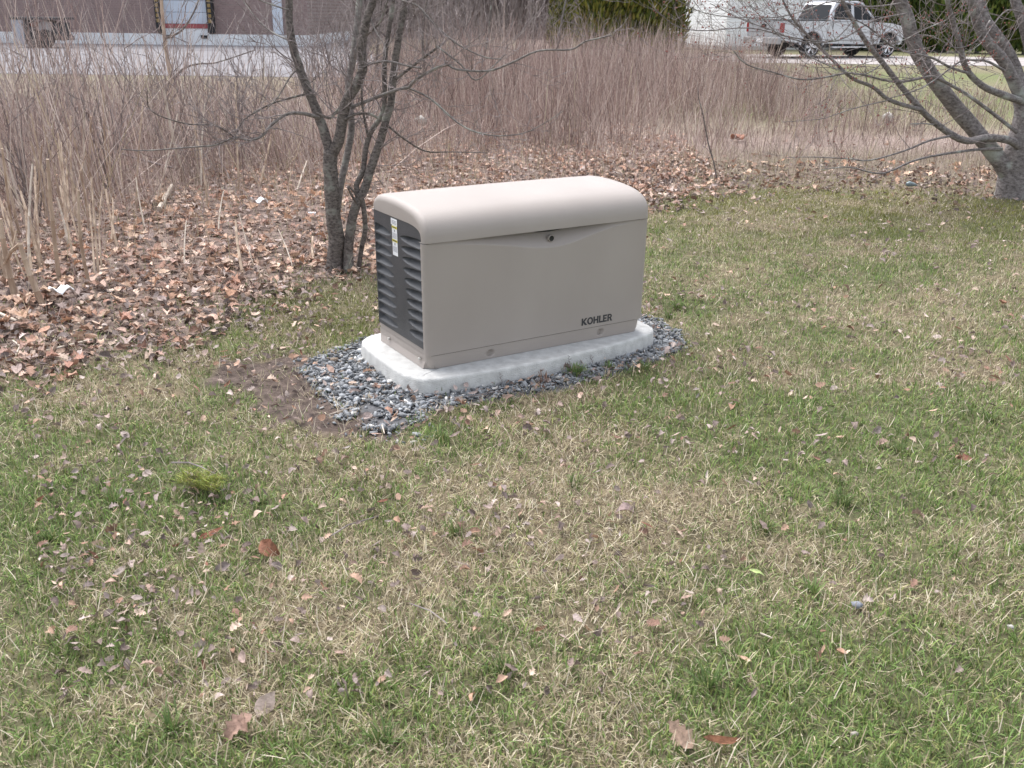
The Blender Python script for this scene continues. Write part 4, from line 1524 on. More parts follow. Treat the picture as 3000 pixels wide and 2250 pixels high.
class Tree:
    def __init__(s, name, base, label, group=None, seed=1):
        s.o = empty(name, base)
        s.base = Vector(base)
        tag(s.o, label, 'tree', group)
        s.r = random.Random(seed)
        s.twigs = MB()
        s.buds = MB()
        s.tips = []

    def limb(s, name, px, w0, w1, Y0, Y1, mat, n=8, twigs=0, tl=.35, ext=None, foot=False):
        pts, rr = [], []
        m_ = len(px)
        for i, q in enumerate(px):
            f = i / (m_ - 1)
            p = P(q[0], q[1], Y0 + (Y1 - Y0) * f)
            w = w0 + (w1 - w0) * f
            pts.append(p - s.base)
            rr.append(w / 2 * mpp(p))
        if foot:
            pts[0].z = -.03
            rr[0] *= foot
        if ext:
            d = (pts[-1] - pts[-2]).normalized()
            p, r0 = pts[-1], rr[-1]
            L_ = ext
            for k in range(1, 5):
                d = (d + Vector((s.r.uniform(-.18, .18), s.r.uniform(-.18, .18), s.r.uniform(0, .2)))).normalized()
                p = p + d * (L_ / 4)
                pts.append(p); rr.append(r0 * (1 - .2 * k))
        P_, R_ = catmull(pts, rr)
        if n >= 10:
            P_ = [p + Vector((s.r.uniform(-1, 1), s.r.uniform(-1, 1), 0)) * r * .05 for p, r in zip(P_, R_)]
        mb = MB()
        mb.tube(P_, R_, n, True, .05 if n >= 8 else 0, s.r)
        o = mb.build(name, M[mat], s.o, 'all')
        for k in range(int(twigs * 1.7)):
            i = s.r.randint(max(1, len(P_) // 5), len(P_) - 2)
            t = (P_[i + 1] - P_[i]).normalized()
            d = (t * s.r.uniform(.3, 1.0) + Vector((s.r.uniform(-1, 1), s.r.uniform(-1, 1), s.r.uniform(-.5, .9)))).normalized()
            s.grow(P_[i], d, tl * s.r.uniform(.5, 1.4), min(R_[i] * .5, .0045), 0)
        return o

    def grow(s, p, d, L_, r0, lev):
        n = 5
        pts, rr = [p], [r0]
        for k in range(n):
            d = (d + Vector((s.r.uniform(-.28, .28), s.r.uniform(-.28, .28), s.r.uniform(-.2, .28)))).normalized()
            p = p + d * (L_ / n)
            pts.append(p)
            rr.append(max(r0 * (1 - .75 * (k + 1) / n), .0013))
            if lev < 2 and s.r.random() < (.55 if lev == 0 else .4):
                d2 = (d + Vector((s.r.uniform(-1, 1), s.r.uniform(-1, 1), s.r.uniform(-.5, .8)))).normalized()
                s.grow(p, d2, L_ * s.r.uniform(.3, .6), r0 * .65, lev + 1)
        s.twigs.tube(pts, rr, 4 if lev == 0 else 3, False)
        s.tips.append(p)

    def done(s, bud=0.0):
        if s.twigs.v:
            o = s.twigs.build('twigs', M['twig'], s.o)
            o['kind'] = 'stuff'
        if bud:
            for p in s.tips:
                if s.r.random() < bud:
                    for q in range(s.r.randint(1, 2)):
                        c = p + Vector((s.r.uniform(-.02, .02), s.r.uniform(-.02, .02), s.r.uniform(-.02, .02)))
                        a = s.r.uniform(.004, .0075)
                        s.buds.add([c + Vector(v) * a for v in ((1, 0, 0), (-1, 0, 0), (0, 1, 0), (0, -1, 0), (0, 0, 1.3), (0, 0, -1.3))],
                                   [(0, 2, 4), (2, 1, 4), (1, 3, 4), (3, 0, 4), (2, 0, 5), (1, 2, 5), (3, 1, 5), (0, 3, 5)])
            if s.buds.v:
                o = s.buds.build('buds', M['bud'], s.o)
                o['kind'] = 'stuff'


b0 = G(985, 792)
Y = b0.y
T1 = Tree('cherry_tree', (b0.x, b0.y, 0), 'bare multi stemmed tree with ringed grey bark standing behind the generator', None, 11)
T1.limb('trunk', [(978, 800), (981, 770), (985, 700), (978, 640), (972, 560), (968, 500), (967, 440)], 50, 40, Y, Y, 'bark', 14, foot=1.35)
T1.limb('stem', [(967, 450), (949, 384), (931, 335), (904, 267), (881, 208), (858, 136), (847, 59), (847, 0), (842, -90)], 30, 20, Y, Y + .1, 'bark', 10, 12, .4, 1.2)
T1.limb('stem', [(970, 455), (994, 407), (1010, 307), (1039, 258), (1062, 203), (1060, 136), (1075, 54), (1094, 0), (1105, -80)], 34, 20, Y, Y - .1, 'bark', 10, 14, .4, 1.2)
T1.limb('stem', [(985, 640), (998, 542), (1017, 452), (1030, 371), (1021, 253), (1039, 136), (1053, 0), (1058, -80)], 20, 20, Y + .08, Y + .3, 'bark_pale', 9, 8, .4, 1.2)
T1.limb('stem', [(1022, 790), (1020, 750), (1022, 705), (1035, 629), (1051, 582), (1066, 560), (1088, 488), (1110, 425), (1132, 347), (1145, 300), (1152, 226), (1164, 136), (1179, 45), (1188, 0), (1194, -80)], 30, 18, Y - .02, Y + .1, 'bark', 10, 12, .4, 1.2, foot=1.3)
T1.limb('stem', [(1055, 575), (1044, 545), (1063, 500), (1072, 432), (1088, 385), (1116, 341), (1126, 300), (1127, 181), (1139, 90), (1152, 0), (1160, -80)], 17, 13, Y + .02, Y + .15, 'bark', 8, 8, .35, 1.0)
T1.limb('stem', [(1048, 775), (1057, 739), (1069, 679), (1069, 645), (1062, 590), (1052, 580)], 14, 15, Y + .06, Y, 'bark', 8, 0, .2, None, 1.2)
T1.limb('branch', [(1078, 400), (1068, 350), (1060, 294), (1060, 235), (1066, 150)], 8, 5, Y, Y - .1, 'bark', 6, 4)
T1.limb('branch', [(1020, 545), (1036, 560), (1046, 578)], 6, 8, Y - .05, Y, 'bark', 6)
T1.limb('branch', [(1018, 548), (1032, 575), (1048, 600)], 6, 9, Y - .1, Y, 'bark', 6)
T1.limb('branch', [(1020, 318), (1060, 302), (1116, 280), (1166, 262), (1198, 255), (1216, 235), (1270, 203), (1311, 190), (1338, 203), (1428, 208), (1496, 185), (1577, 149), (1672, 145), (1713, 122), (1750, 113), (1791, 103)], 11, 4, Y, Y - .5, 'bark_pale', 6, 12, .3)
T1.limb('branch', [(1198, 258), (1261, 289), (1338, 357), (1396, 387), (1464, 398), (1537, 389), (1600, 358), (1650, 325)], 7, 2, Y - .1, Y - .6, 'bark_pale', 5, 7, .25)
T1.limb('branch', [(1160, 232), (1220, 185), (1274, 145), (1299, 129)], 9, 7, Y, Y - .2, 'bark', 6, 2)
T1.limb('branch', [(1277, 133), (1351, 190), (1394, 235), (1446, 194), (1482, 158)], 6, 3, Y - .2, Y - .3, 'bark_pale', 5, 4, .25)
T1.limb('branch', [(1179, 2), (1225, 18), (1270, 68), (1338, 127), (1419, 167), (1470, 172)], 8, 3, Y, Y - .4, 'bark_pale', 5, 6, .3)
T1.limb('branch', [(1139, 371), (1184, 407), (1247, 443), (1324, 445), (1428, 448)], 7, 2, Y, Y + .4, 'bark', 5, 5, .2)
T1.limb('branch', [(1062, 195), (1090, 185), (1140, 180), (1190, 192), (1235, 200)], 9, 5, Y, Y - .3, 'bark_pale', 6, 3, .25)
T1.limb('branch', [(1010, 350), (1040, 335), (1080, 333), (1105, 345)], 9, 7, Y - .05, Y, 'bark', 6, 3, .25)
T1.limb('branch', [(935, 345), (886, 332), (840, 335), (795, 366), (768, 398), (732, 411), (688, 403), (631, 425), (561, 431), (431, 441), (354, 437)], 12, 3, Y, Y - .7, 'bark_pale', 6, 12, .3)
T1.limb('branch', [(688, 403), (631, 368), (541, 362), (443, 325), (431, 264)], 6, 2.5, Y - .4, Y - .9, 'bark', 5, 6, .25)
T1.limb('branch', [(898, 275), (858, 285), (793, 305), (716, 350), (690, 400)], 7, 4, Y, Y - .4, 'bark', 5, 6, .3)
T1.limb('branch', [(868, 205), (850, 225), (814, 285), (780, 320)], 6, 3, Y, Y - .4, 'bark', 5, 4, .25)
T1.limb('branch', [(850, 120), (790, 90), (740, 40), (705, -10)], 6, 3, Y, Y + .3, 'bark_pale', 5, 5, .3)
T1.limb('branch', [(846, 30), (800, 15), (760, 0), (700, -30)], 5, 3, Y, Y - .3, 'bark_pale', 5, 5, .3)
T1.limb('branch', [(926, 330), (960, 345), (975, 340), (1005, 300)], 9, 8, Y - .03, Y, 'bark', 6, 4, .3)
T1.limb('branch', [(1082, 40), (1100, 90), (1125, 130), (1130, 170)], 5, 3, Y - .05, Y - .3, 'bark_pale', 5, 3, .25)
T1.limb('branch', [(1065, 110), (1110, 70), (1130, 20), (1150, -40)], 6, 4, Y, Y - .2, 'bark', 5, 3, .25)
T1.done()

b1 = G(2960, 578)
Y = b1.y
T2 = Tree('maple_tree', (b1.x, b1.y, 0), 'large grey barked leaning tree with low sweeping limbs and red buds', None, 23)
T2.limb('trunk', [(2966, 586), (2968, 560), (2974, 500), (2990, 430), (3008, 370), (3012, 310), (3004, 260)], 100, 70, Y, Y, 'bark_grey', 18, foot=1.15)
T2.limb('stem', [(2985, 565), (2930, 474), (2845, 368), (2755, 259), (2686, 149), (2656, 50), (2636, 0), (2610, -80)], 50, 36, Y, Y - .2, 'bark_grey', 14, 8, .5, 1.5)
T2.limb('stem', [(2992, 290), (2975, 249), (2941, 181), (2902, 136), (2873, 90), (2853, 23), (2848, 0), (2835, -80)], 36, 26, Y, Y - .2, 'bark_grey', 12, 8, .5, 1.5)
T2.limb('stem', [(2994, 280), (2981, 215), (2952, 147), (2907, 86), (2884, 45), (2873, 0), (2860, -80)], 34, 24, Y + .1, Y + .3, 'bark_grey', 12, 8, .5, 1.5)
T2.limb('stem', [(3010, 330), (3030, 250), (3020, 150), (2990, 45), (2975, 0), (2960, -80)], 38, 26, Y + .1, Y + .2, 'bark_grey', 12, 6, .5, 1.5)
T2.limb('limb', [(2992, 438), (2959, 412), (2894, 403), (2835, 413), (2785, 393), (2725, 348), (2696, 318), (2636, 249), (2586, 184), (2541, 129), (2502, 65), (2472, 10), (2440, -60)], 24, 11, Y - .06, Y - 1.0, 'bark_grey', 9, 14, .5, .8)
T2.limb('limb', [(2696, 321), (2606, 293), (2556, 254), (2497, 229), (2437, 174), (2372, 109), (2323, 55), (2293, 0), (2270, -50)], 13, 5, Y - .6, Y - 1.2, 'bark_grey', 7, 14, .5, .6)
T2.limb('limb', [(3004, 300), (2939, 278), (2875, 249), (2830, 199), (2810, 124), (2785, 40), (2775, 0), (2765, -60)], 22, 11, Y - .05, Y - .6, 'bark_grey', 8, 12, .5, .8)
T2.limb('branch', [(2990, 396), (2890, 318), (2820, 269), (2745, 229), (2715, 226), (2646, 239), (2596, 236), (2497, 214), (2420, 226), (2348, 233), (2273, 214), (2188, 189), (2149, 149)], 11, 3, Y - .05, Y - 1.5, 'bark_grey', 6, 14, .45)
T2.limb('branch', [(2943, 208), (2896, 181), (2853, 176), (2810, 182), (2745, 230), (2690, 262), (2600, 290)], 8, 3, Y - .2, Y - .9, 'bark_grey', 6, 8, .4)
T2.limb('branch', [(2839, 215), (2783, 197), (2737, 172), (2692, 160), (2645, 149), (2608, 131), (2568, 97), (2510, 60), (2440, 50)], 8, 3, Y - .5, Y - 1.2, 'bark_grey', 6, 10, .45)
T2.limb('branch', [(2785, 398), (2720, 413), (2646, 443), (2546, 470), (2487, 465), (2377, 460), (2300, 462)], 8, 2, Y - .5, Y - 1.0, 'bark_grey', 6, 3, .3)
T2.limb('branch', [(2935, 436), (2845, 440), (2696, 465), (2606, 502), (2561, 507), (2487, 490), (2407, 497)], 10, 2, Y - .1, Y - 1.1, 'bark_grey', 6, 3, .3)
T2.limb('branch', [(2735, 365), (2705, 362), (2668, 363)], 5, 3, Y - .6, Y - .8, 'bark_grey', 5)
T2.limb('branch', [(2606, 293), (2500, 318), (2420, 345), (2370, 352), (2290, 358)], 4, 1.5, Y - .8, Y - 1.6, 'bark_grey', 5, 4, .3)
T2.limb('branch', [(2656, 40), (2560, 60), (2450, 120), (2323, 110), (2198, 82), (2064, 90), (1985, 78), (1935, 40), (1900, 5)], 5, 2, Y - .8, Y - 1.9, 'bark_grey', 5, 10, .4)
T2.limb('branch', [(2640, 10), (2540, 20), (2440, 5), (2360, 30), (2280, 50), (2190, 52), (2120, 48), (2040, 30), (1970, -10)], 5, 2, Y - .6, Y - 1.8, 'bark_grey', 5, 10, .4)
T2.limb('branch', [(2500, 60), (2440, 118), (2350, 122), (2260, 88), (2180, 60), (2080, 10)], 4, 2, Y - .9, Y - 1.9, 'bark_grey', 5, 10, .4)
T2.limb('branch', [(2586, 184), (2540, 215), (2480, 212), (2380, 170), (2300, 120), (2240, 60), (2190, 10)], 4, 2, Y - .9, Y - 2.0, 'bark_grey', 5, 8, .4)
T2.limb('branch', [(2770, 60), (2700, 90), (2640, 120), (2560, 130), (2480, 150)], 4, 2, Y - .5, Y - 1.2, 'bark_grey', 5, 6, .35)
T2.limb('branch', [(2900, 60), (2860, 120), (2800, 140), (2740, 110), (2680, 100)], 5, 2, Y, Y - .9, 'bark_grey', 5, 6, .35)
T2.limb('branch', [(3000, 40), (2950, 30), (2905, 80), (2870, 130), (2820, 160)], 5, 2, Y, Y - .7, 'bark_grey', 5, 6, .35)
T2.done(.35)


# a sapling in the brush before the yard
def sapling(px, py, top, w0, w1, label, seed, tw=14, tl=.5, mat='bark_pale', ext=.9, side=None, grp=None):
    b = G(px, py)
    t = Tree('sapling', (b.x, b.y, 0), label, grp, seed)
    t.limb('trunk', [(px, py)] + top, w0, w1, b.y, b.y + .1, mat, 7, tw, tl, ext, 1.1)
    for s_ in side or []:
        t.limb('branch', s_, max(4, w1 * .8), 3, b.y, b.y - .4, 'bark', 5, 5, tl * .7)
    t.done()


sapling(508, 300, [(503, 240), (492, 180), (482, 110), (476, 40), (470, -30)], 14, 9, 'tan barked sapling with a snapped side limb in the brush before the yard', 31, 12, .5, 'cane', .8, [[(484, 112), (529, 92), (561, 49), (582, 0), (590, -40)], [(512, 228), (541, 199), (582, 187), (635, 183), (748, 146)]])
sapling(1240, 330, [(1245, 230), (1238, 120), (1250, 0), (1262, -60)], 8, 6, 'slim grey sapling in the dry field behind the generator', 37, 26, .6, 'bark')
sapling(1125, 300, [(1105, 200), (1110, 90), (1120, -20)], 8, 6, 'slim dark sapling close behind the multi stemmed tree', 38, 26, .6, 'bark')
sapling(1420, 300, [(1410, 210), (1430, 110), (1440, -10)], 8, 5, 'thin forked sapling before the clipped evergreens', 39, 26, .6, 'bark')
sapling(1640, 260, [(1632, 180), (1640, 90), (1660, -10)], 7, 5, 'thin pale sapling rising before the dark evergreens', 40, 22, .5, 'bark_pale')
sapling(2102, 530, [(2092, 480), (2075, 420), (2062, 350), (2050, 300)], 5, 3, 'thin dark whip of a sapling at the lawn edge beyond the generator', 41, 2, .2, 'bark', .2)


# bare twiggy shrubs standing in the field
def shrub(px, py, h, n, spread, seed, label, grp):
    b = G(px, py)
    t = Tree('bare_shrub', (b.x, b.y, 0), label, grp, seed)
    t.o['category'] = 'shrub'
    for k in range(n):
        a, rr = t.r.uniform(0, 6.28), t.r.uniform(0, .12)
        d = Vector((math.cos(a) * spread * t.r.random(), math.sin(a) * spread * t.r.random(), 1)).normalized()
        t.grow(Vector((math.cos(a) * rr, math.sin(a) * rr, -.01)), d, h * t.r.uniform(.6, 1.1), t.r.uniform(.006, .011), 0)
    t.done()


SG = 'bare shrubs in the dry field'
for i, (px, py, h, n, sp_) in enumerate([(930, 330, 1.7, 16, .5), (1010, 300, 1.9, 18, .5), (1180, 290, 1.9, 18, .5), (1300, 285, 1.9, 20, .6), (1370, 262, 2.0, 20, .6), (1470, 255, 2.0, 18, .6), (1540, 250, 1.9, 18, .5), (1130, 240, 2.3, 20, .6), (1250, 235, 2.3, 20, .6), (1400, 230, 2.2, 20, .6), (960, 250, 2.2, 18, .6), (760, 330, 1.5, 12, .5), (1050, 230, 2.3, 20, .6), (900, 240, 2.0, 16, .6), (1700, 235, 1.5, 12, .5), (1820, 230, 1.3, 10, .5), (1350, 200, 2.7, 22, .6), (1200, 195, 2.7, 22, .6), (1060, 190, 2.7, 22, .6)]):
    shrub(px, py, h, n, sp_, 200 + i, 'bare grey brown twiggy shrub standing in the tall dry grass', SG)
for i, (px, py, h, n) in enumerate([(110, 640, 1.1, 9), (330, 560, 1.2, 9), (560, 500, 1.2, 9), (30, 560, 1.3, 10), (230, 500, 1.4, 10), (700, 470, 1.2, 9), (420, 440, 1.5, 10), (120, 420, 1.6, 10)]):
    shrub(px, py, h, n, .6, 300 + i, 'thin reddish brown brush shrub rising from the leaf litter by the canes', 'brush shrubs by the canes')

# ------------------------------------------------------------------ the brick warehouse across the yard
def mat_brick(name, c1, c2, mortar, sc):
    m, n, l, b = new_mat(name)
    tc = n.new('ShaderNodeTexCoord')
    mp = n.new('ShaderNodeMapping')
    mp.inputs['Rotation'].default_value = (math.pi / 2, 0, 0)
    l.new(tc.outputs['Object'], mp.inputs['Vector'])
    br = n.new('ShaderNodeTexBrick')
    br.inputs['Scale'].default_value = sc
    br.inputs['Color1'].default_value, br.inputs['Color2'].default_value, br.inputs['Mortar'].default_value = (*c1, 1), (*c2, 1), (*mortar, 1)
    l.new(mp.outputs[0], br.inputs['Vector'])
    l.new(br.outputs['Color'], b.inputs['Base Color'])
    b.inputs['Roughness'].default_value = .9
    return m


M['brick'] = mat_brick('mauve_brown_brick', (0.21, 0.145, 0.14), (0.255, 0.18, 0.17), (0.27, 0.225, 0.215), 3.2)
M['white_block'] = mat_surface('white_painted_block', (0.66, 0.67, 0.69), (0.80, 0.81, 0.83), .8, 1.5, 7, .2, 20)
M['pale_blue'] = mat_surface('pale_blue_steel', (0.50, 0.55, 0.64), (0.57, 0.62, 0.70), .5, 2, 4)
M['red_paint'] = mat_flat('dull_red_paint', (0.34, 0.075, 0.085), .7)
M['rubber'] = mat_flat('black_rubber', (0.025, 0.025, 0.028), .8)
M['safety'] = mat_flat('amber_stripe', (0.27, 0.18, 0.06), .6)
wf = G(550, 132)
wh = empty('warehouse', (wf.x, wf.y, 0))
tag(wh, 'long mauve brick warehouse with white base and a raised loading dock door', 'warehouse')
WX = lambda px: P(px, 100, wf.y).x - wf.x
WZ = lambda py, px=550: P(px, py, wf.y).z
xl, xr = -60.0, WX(905)
d0, d1 = WX(486), WX(612)
sill = WZ(70)
band = WZ(99)
mb = MB()
mb.box(xl, d0 - .05, 0, 24, band, 7.2)
mb.box(d1 + .05, xr, 0, 24, band, 7.2)
mb.box(d0 - .05, d1 + .05, .05, 24, sill + 3.0, 7.2)
w_ = mb.build('brick_wall', M['brick'], wh)
mb = MB()
mb.box(xl - .02, xr + .02, -.06, 24, -.05, band - .002)
mb.box(d0 - .04, d1 + .04, -.055, .05, band, WZ(83))
mb.build('white_base', M['white_block'], wh)
mb = MB()
mb.box(xl - .2, xr + .2, -.25, 24.2, 7.2, 7.5)
mb.build('roof', M['white_block'], wh)
dd = empty('dock_door', (0, 0, 0))
dd.parent = wh
dh = 3.0 / 6
for k in range(6):
    mb = MB()
    mb.box(d0, d1, .03, .09, sill + k * dh + .006, sill + (k + 1) * dh - .006, .01)
    mb.build('door_panel', M['pale_blue'], dd)
mb = MB()
mb.box(d0 - .03, d1 + .03, -.10, .09, WZ(83) + .003, sill - .006)
mb.build('dock_sill', M['red_paint'], wh)
for a, b in ((WX(466), d0 - .055), (d1 + .055, WX(634))):
    mb = MB()
    mb.box(a, b, -.30, -.002, WZ(96), sill + 3.1, .02)
    sl = mb.build('dock_seal', M['rubber'], wh)
    c = (a + b) / 2
    for k in range(12):
        z0 = WZ(66) + k * .22
        m2 = MB()
        m2.box(c - .07, c + .07, -.312, -.303, z0, z0 + .15)
        m2.build('warning_stripe', M['safety'], sl)
for a in (d0 + .05, d1 - .35):
    mb = MB()
    mb.box(a, a + .3, -.16, -.058, WZ(112), band - .05, .02)
    mb.build('dock_bumper', M['rubber'], wh)
mb = MB()
mb.box(WX(803), WX(832), -.10, -.003, band + .02, 4.5, .02)
mb.build('side_door', M['pale_blue'], wh)
for k in range(7):
    xx = xl + 4 + k * 6.5
    if xx < d0 - 4:
        mb = MB()
        mb.box(xx, xx + .12, -.12, -.003, band, 7.1)
        mb.build('downpipe', M['pale_blue'], wh)

# trailer mounted machine parked by the warehouse wall
mc = G(110, 141)
ut = empty('equipment_trailer', (mc.x, mc.y, 0), 0)
tag(ut, 'small dark equipment trailer with grey side panel parked by the white warehouse base', 'trailer')
UX = lambda px: P(px, 100, mc.y).x - mc.x
UZ = lambda py: P(110, py, mc.y).z
M['dark_steel'] = mat_flat('dark_steel', (0.05, 0.05, 0.055), .6)
M['grey_panel'] = mat_flat('grey_panel', (0.36, 0.37, 0.42), .5)
mb = MB(); mb.box(UX(38), UX(72), -.02, 1.1, UZ(130), UZ(58), .02); mb.build('side_panel', M['grey_panel'], ut)
mb = MB(); mb.box(UX(36), UX(186), -.08, 1.2, UZ(57.5), UZ(50), .02); mb.build('canopy', M['dark_steel'], ut)
for q in (74, 182):
    mb = MB(); mb.box(UX(q), UX(q + 6), 0, .12, UZ(118), UZ(58)); mb.build('post', M['dark_steel'], ut)
mb = MB(); mb.box(UX(82), UX(184), .1, 1.1, UZ(118), UZ(106), .02); mb.build('chassis', M['dark_steel'], ut)
mb = MB(); mb.box(UX(148), UX(180), .1, 1.0, UZ(106), UZ(66), .04); mb.build('engine_box', M['dark_steel'], ut)
mb = MB(); mb.lathe([(0, -.30), (.30, -.28), (.33, -.1), (.33, .5), (.28, .7), (0, .72)], (UX(127), .5, UZ(84)), 'y', 16); mb.build('drum', mat_flat('pale_drum', (.42, .38, .38), .6), ut, True)
mb = MB(); mb.box(UX(88), UX(108), .1, .6, UZ(78), UZ(64), .02); mb.build('toolbox', mat_flat('rust_box', (.20, .07, .05), .6), ut)
for q in (100, 132):
    mb = MB(); mb.lathe([(.12, -.12), (.30, -.12), (.36, -.06), (.36, .06), (.30, .12), (.12, .12)], (UX(q), -.02, .36), 'y', 18); t_ = mb.build('wheel', M['rubber'], ut, True)
    mb = MB(); mb.lathe([(0, -.10), (.17, -.09), (.19, -.04)], (UX(q), -.025, .36), 'y', 14); mb.build('rim', M['grey_panel'], t_, True)

# ------------------------------------------------------------------ the white clapboard house
hc, hl = G(2123, 146), G(1985, 137)
ax = Vector((hl.x - hc.x, hl.y - hc.y, 0)).normalized()      # along the left wall, away
bx_ = Vector((-ax.y, ax.x, 0))
if bx_.x < 0:
    bx_ = -bx_
hs = empty('clapboard_house', (hc.x, hc.y, 0), math.atan2(bx_.y, bx_.x))
tag(hs, 'white clapboard house with grey foundation behind the parked pickup truck', 'house')
M['siding'] = mat_surface('white_siding', (0.84, 0.84, 0.85), (0.89, 0.89, 0.90), .55, 1.2, 5)
M['trim'] = mat_flat('white_trim', (0.92, 0.92, 0.92), .5)
M['glass'] = mat_flat('dark_window_glass', (0.02, 0.022, 0.026), .08, .6)
M['roof'] = mat_surface('grey_shingle', (0.10, 0.10, 0.105), (0.17, 0.165, 0.165), .9, 6, 6, .3)
LW, LR, HH = 9.0, 13.5, 5.4
mb = MB(); mb.box(.03, LR - .03, .03, LW - .03, .0, HH); mb.build('wall', M['siding'], hs)
mb = MB(); mb.box(-.01, LR, -.01, LW, -.1, .16); mb.build('foundation', M['concrete'], hs)
bh = .135
nb = int((HH - .18) / bh)


def board(length):
    mb = MB()
    mb.add([(0, -.022, 0), (length, -.022, 0), (length, -.004, bh + .006), (0, -.004, bh + .006), (0, .02, 0), (length, .02, 0), (length, .02, bh + .006), (0, .02, bh + .006)],
           [(0, 1, 2, 3), (1, 5, 6, 2), (4, 0, 3, 7), (0, 4, 5, 1), (3, 2, 6, 7), (4, 7, 6, 5)])
    return mb.mesh('clapboard')


bf_, bl_ = board(LR - .16), board(LW - .16)
bf_.materials.append(M['siding']); bl_.materials.append(M['siding'])
for k in range(nb):
    o = obj('clapboard', bf_, None, hs, (.08, .0, .18 + k * bh))
    o = obj('clapboard', bl_, None, hs, (.0, LW - .08, .18 + k * bh))
    o.rotation_euler = (0, 0, -math.pi / 2)
for x0, y0 in ((-.035, -.035), (LR - .09, -.035), (-.035, LW - .09)):
    mb = MB(); mb.box(x0, x0 + .125, y0, y0 + .125, .1, HH); mb.build('corner_trim', M['trim'], hs)
for x0, x1 in ((.35, 2.0), (4.4, 5.7), (6.0, 7.3), (9.2, 10.8)):
    z0 = 2.33
    mb = MB(); mb.box(x0, x1, -.05, .02, z0, z0 + 1.5); wn_ = mb.build('window', M['trim'], hs)
    for k in range(2):
        a = x0 + .07 + k * (x1 - x0) / 2
        m2 = MB(); m2.box(a, a + (x1 - x0) / 2 - .11, -.06, -.052, z0 + .06, z0 + 1.44); m2.build('pane', M['glass'], wn_)
    m2 = MB(); m2.box(x0 - .06, x1 + .06, -.09, -.051, z0 - .06, z0 - .003); m2.build('sill', M['trim'], wn_)
mb = MB()
mb.add([(-.5, -.5, HH), (LR + .5, -.5, HH), (LR + .5, LW + .5, HH), (-.5, LW + .5, HH), (-.5, LW / 2, HH + 2.6), (LR + .5, LW / 2, HH + 2.6)], [(0, 1, 5, 4), (2, 3, 4, 5), (0, 4, 3), (1, 2, 5), (0, 3, 2, 1)])
mb.build('roof', M['roof'], hs)


# ------------------------------------------------------------------ vehicles
def mat_paint(name, c, metal=.0):
    m = mat_surface(name, tuple(q * .96 for q in c), c, .32, 3, 3, 0, None, .5, metal, coat=.5)
    return m


M['silver'] = mat_paint('silver_white_paint', (0.47, 0.48, 0.505), .2)
M['white_car'] = mat_paint('white_paint', (0.82, 0.83, 0.85))
M['chrome'] = mat_flat('chrome', (0.80, 0.80, 0.82), .28, .5, .35)
M['tyre'] = mat_surface('tyre_rubber', (0.016, 0.016, 0.018), (0.03, 0.03, 0.032), .85, 30, 3)
M['tint'] = mat_flat('tinted_glass', (0.010, 0.011, 0.013), .18, .25)
M['red_lamp'] = mat_flat('red_lamp', (0.30, 0.035, 0.035), .25)
M['grey_trim'] = mat_flat('grey_bumper', (0.30, 0.29, 0.29), .45)


def wheel(parent, x, y, r, wd, out):
    """out = -1 right side, +1 left side"""
    mb = MB()
    mb.lathe([(r * .62, -wd / 2), (r * .90, -wd / 2), (r, -wd * .36), (r, wd * .36), (r * .90, wd / 2), (r * .62, wd / 2)], (x, y, r), 'y', 28)
    t = mb.build('wheel', M['tyre'], parent, True)
    mb = MB()
    yo = out * wd / 2
    mb.lathe([(r * .60, yo - out * .10), (r * .64, yo - out * .01), (r * .73, yo + out * .006), (r * .73, yo - out * .03)], (x, y, r), 'y', 28)
    for k in range(6):
        a = math.pi / 3 * k
        for s_ in (-.12, .12):
            c0, c1 = (math.cos(a + s_ * 2), math.sin(a + s_ * 2)), (math.cos(a + s_), math.sin(a + s_))
            mb.tube([(x + c0[0] * r * .1, y + yo - out * .03, r + c0[1] * r * .1), (x + c1[0] * r * .60, y + yo - out * .012, r + c1[1] * r * .60)], [r * .085, r * .075], 6)
    mb.lathe([(0, yo + out * .004), (r * .14, yo), (r * .16, yo - out * .04)], (x, y, r), 'y', 14)
    mb.build('rim', M['chrome'], t, True)
    mb = MB()
    mb.lathe([(0, yo - out * .085), (r * .58, yo - out * .09), (r * .58, yo - out * .10)], (x, y, r), 'y', 20)
    mb.build('brake_disc', M['dark_steel'], t)
    return t


def arch_profile(pts, arches):
    """bottom outline with wheel arches: pts is the closed top outline from rear to front"""
    out = list(pts)
    for cx, cz, rr, zb in sorted(arches, reverse=True):
        a0 = math.asin(max(-1, min(1, (zb - cz) / rr)))
        for k in range(13):
            a = a0 + (math.pi - 2 * a0) * k / 12
            out.append((cx + rr * math.cos(a), cz + rr * math.sin(a)))
    return out


def bevel(o, w, seg=3):
    m = o.modifiers.new('bevel', 'BEVEL')
    m.width = w
    m.segments = seg
    m.limit_method = 'ANGLE'
    m.angle_limit = R(28)
    me = o.data
    me.polygons.foreach_set('use_smooth', np.ones(len(me.polygons), bool))
    o.modifiers.new('wn', 'WEIGHTED_NORMAL')
    return o


rw = G(2367, 172)
TY = R(26)
xr_, xf_, HWd, TS = 1.22, 4.90, 0.98, 1.10
tr = empty('pickup_truck', (0, 0, 0), TY)
ct, st = math.cos(TY), math.sin(TY)
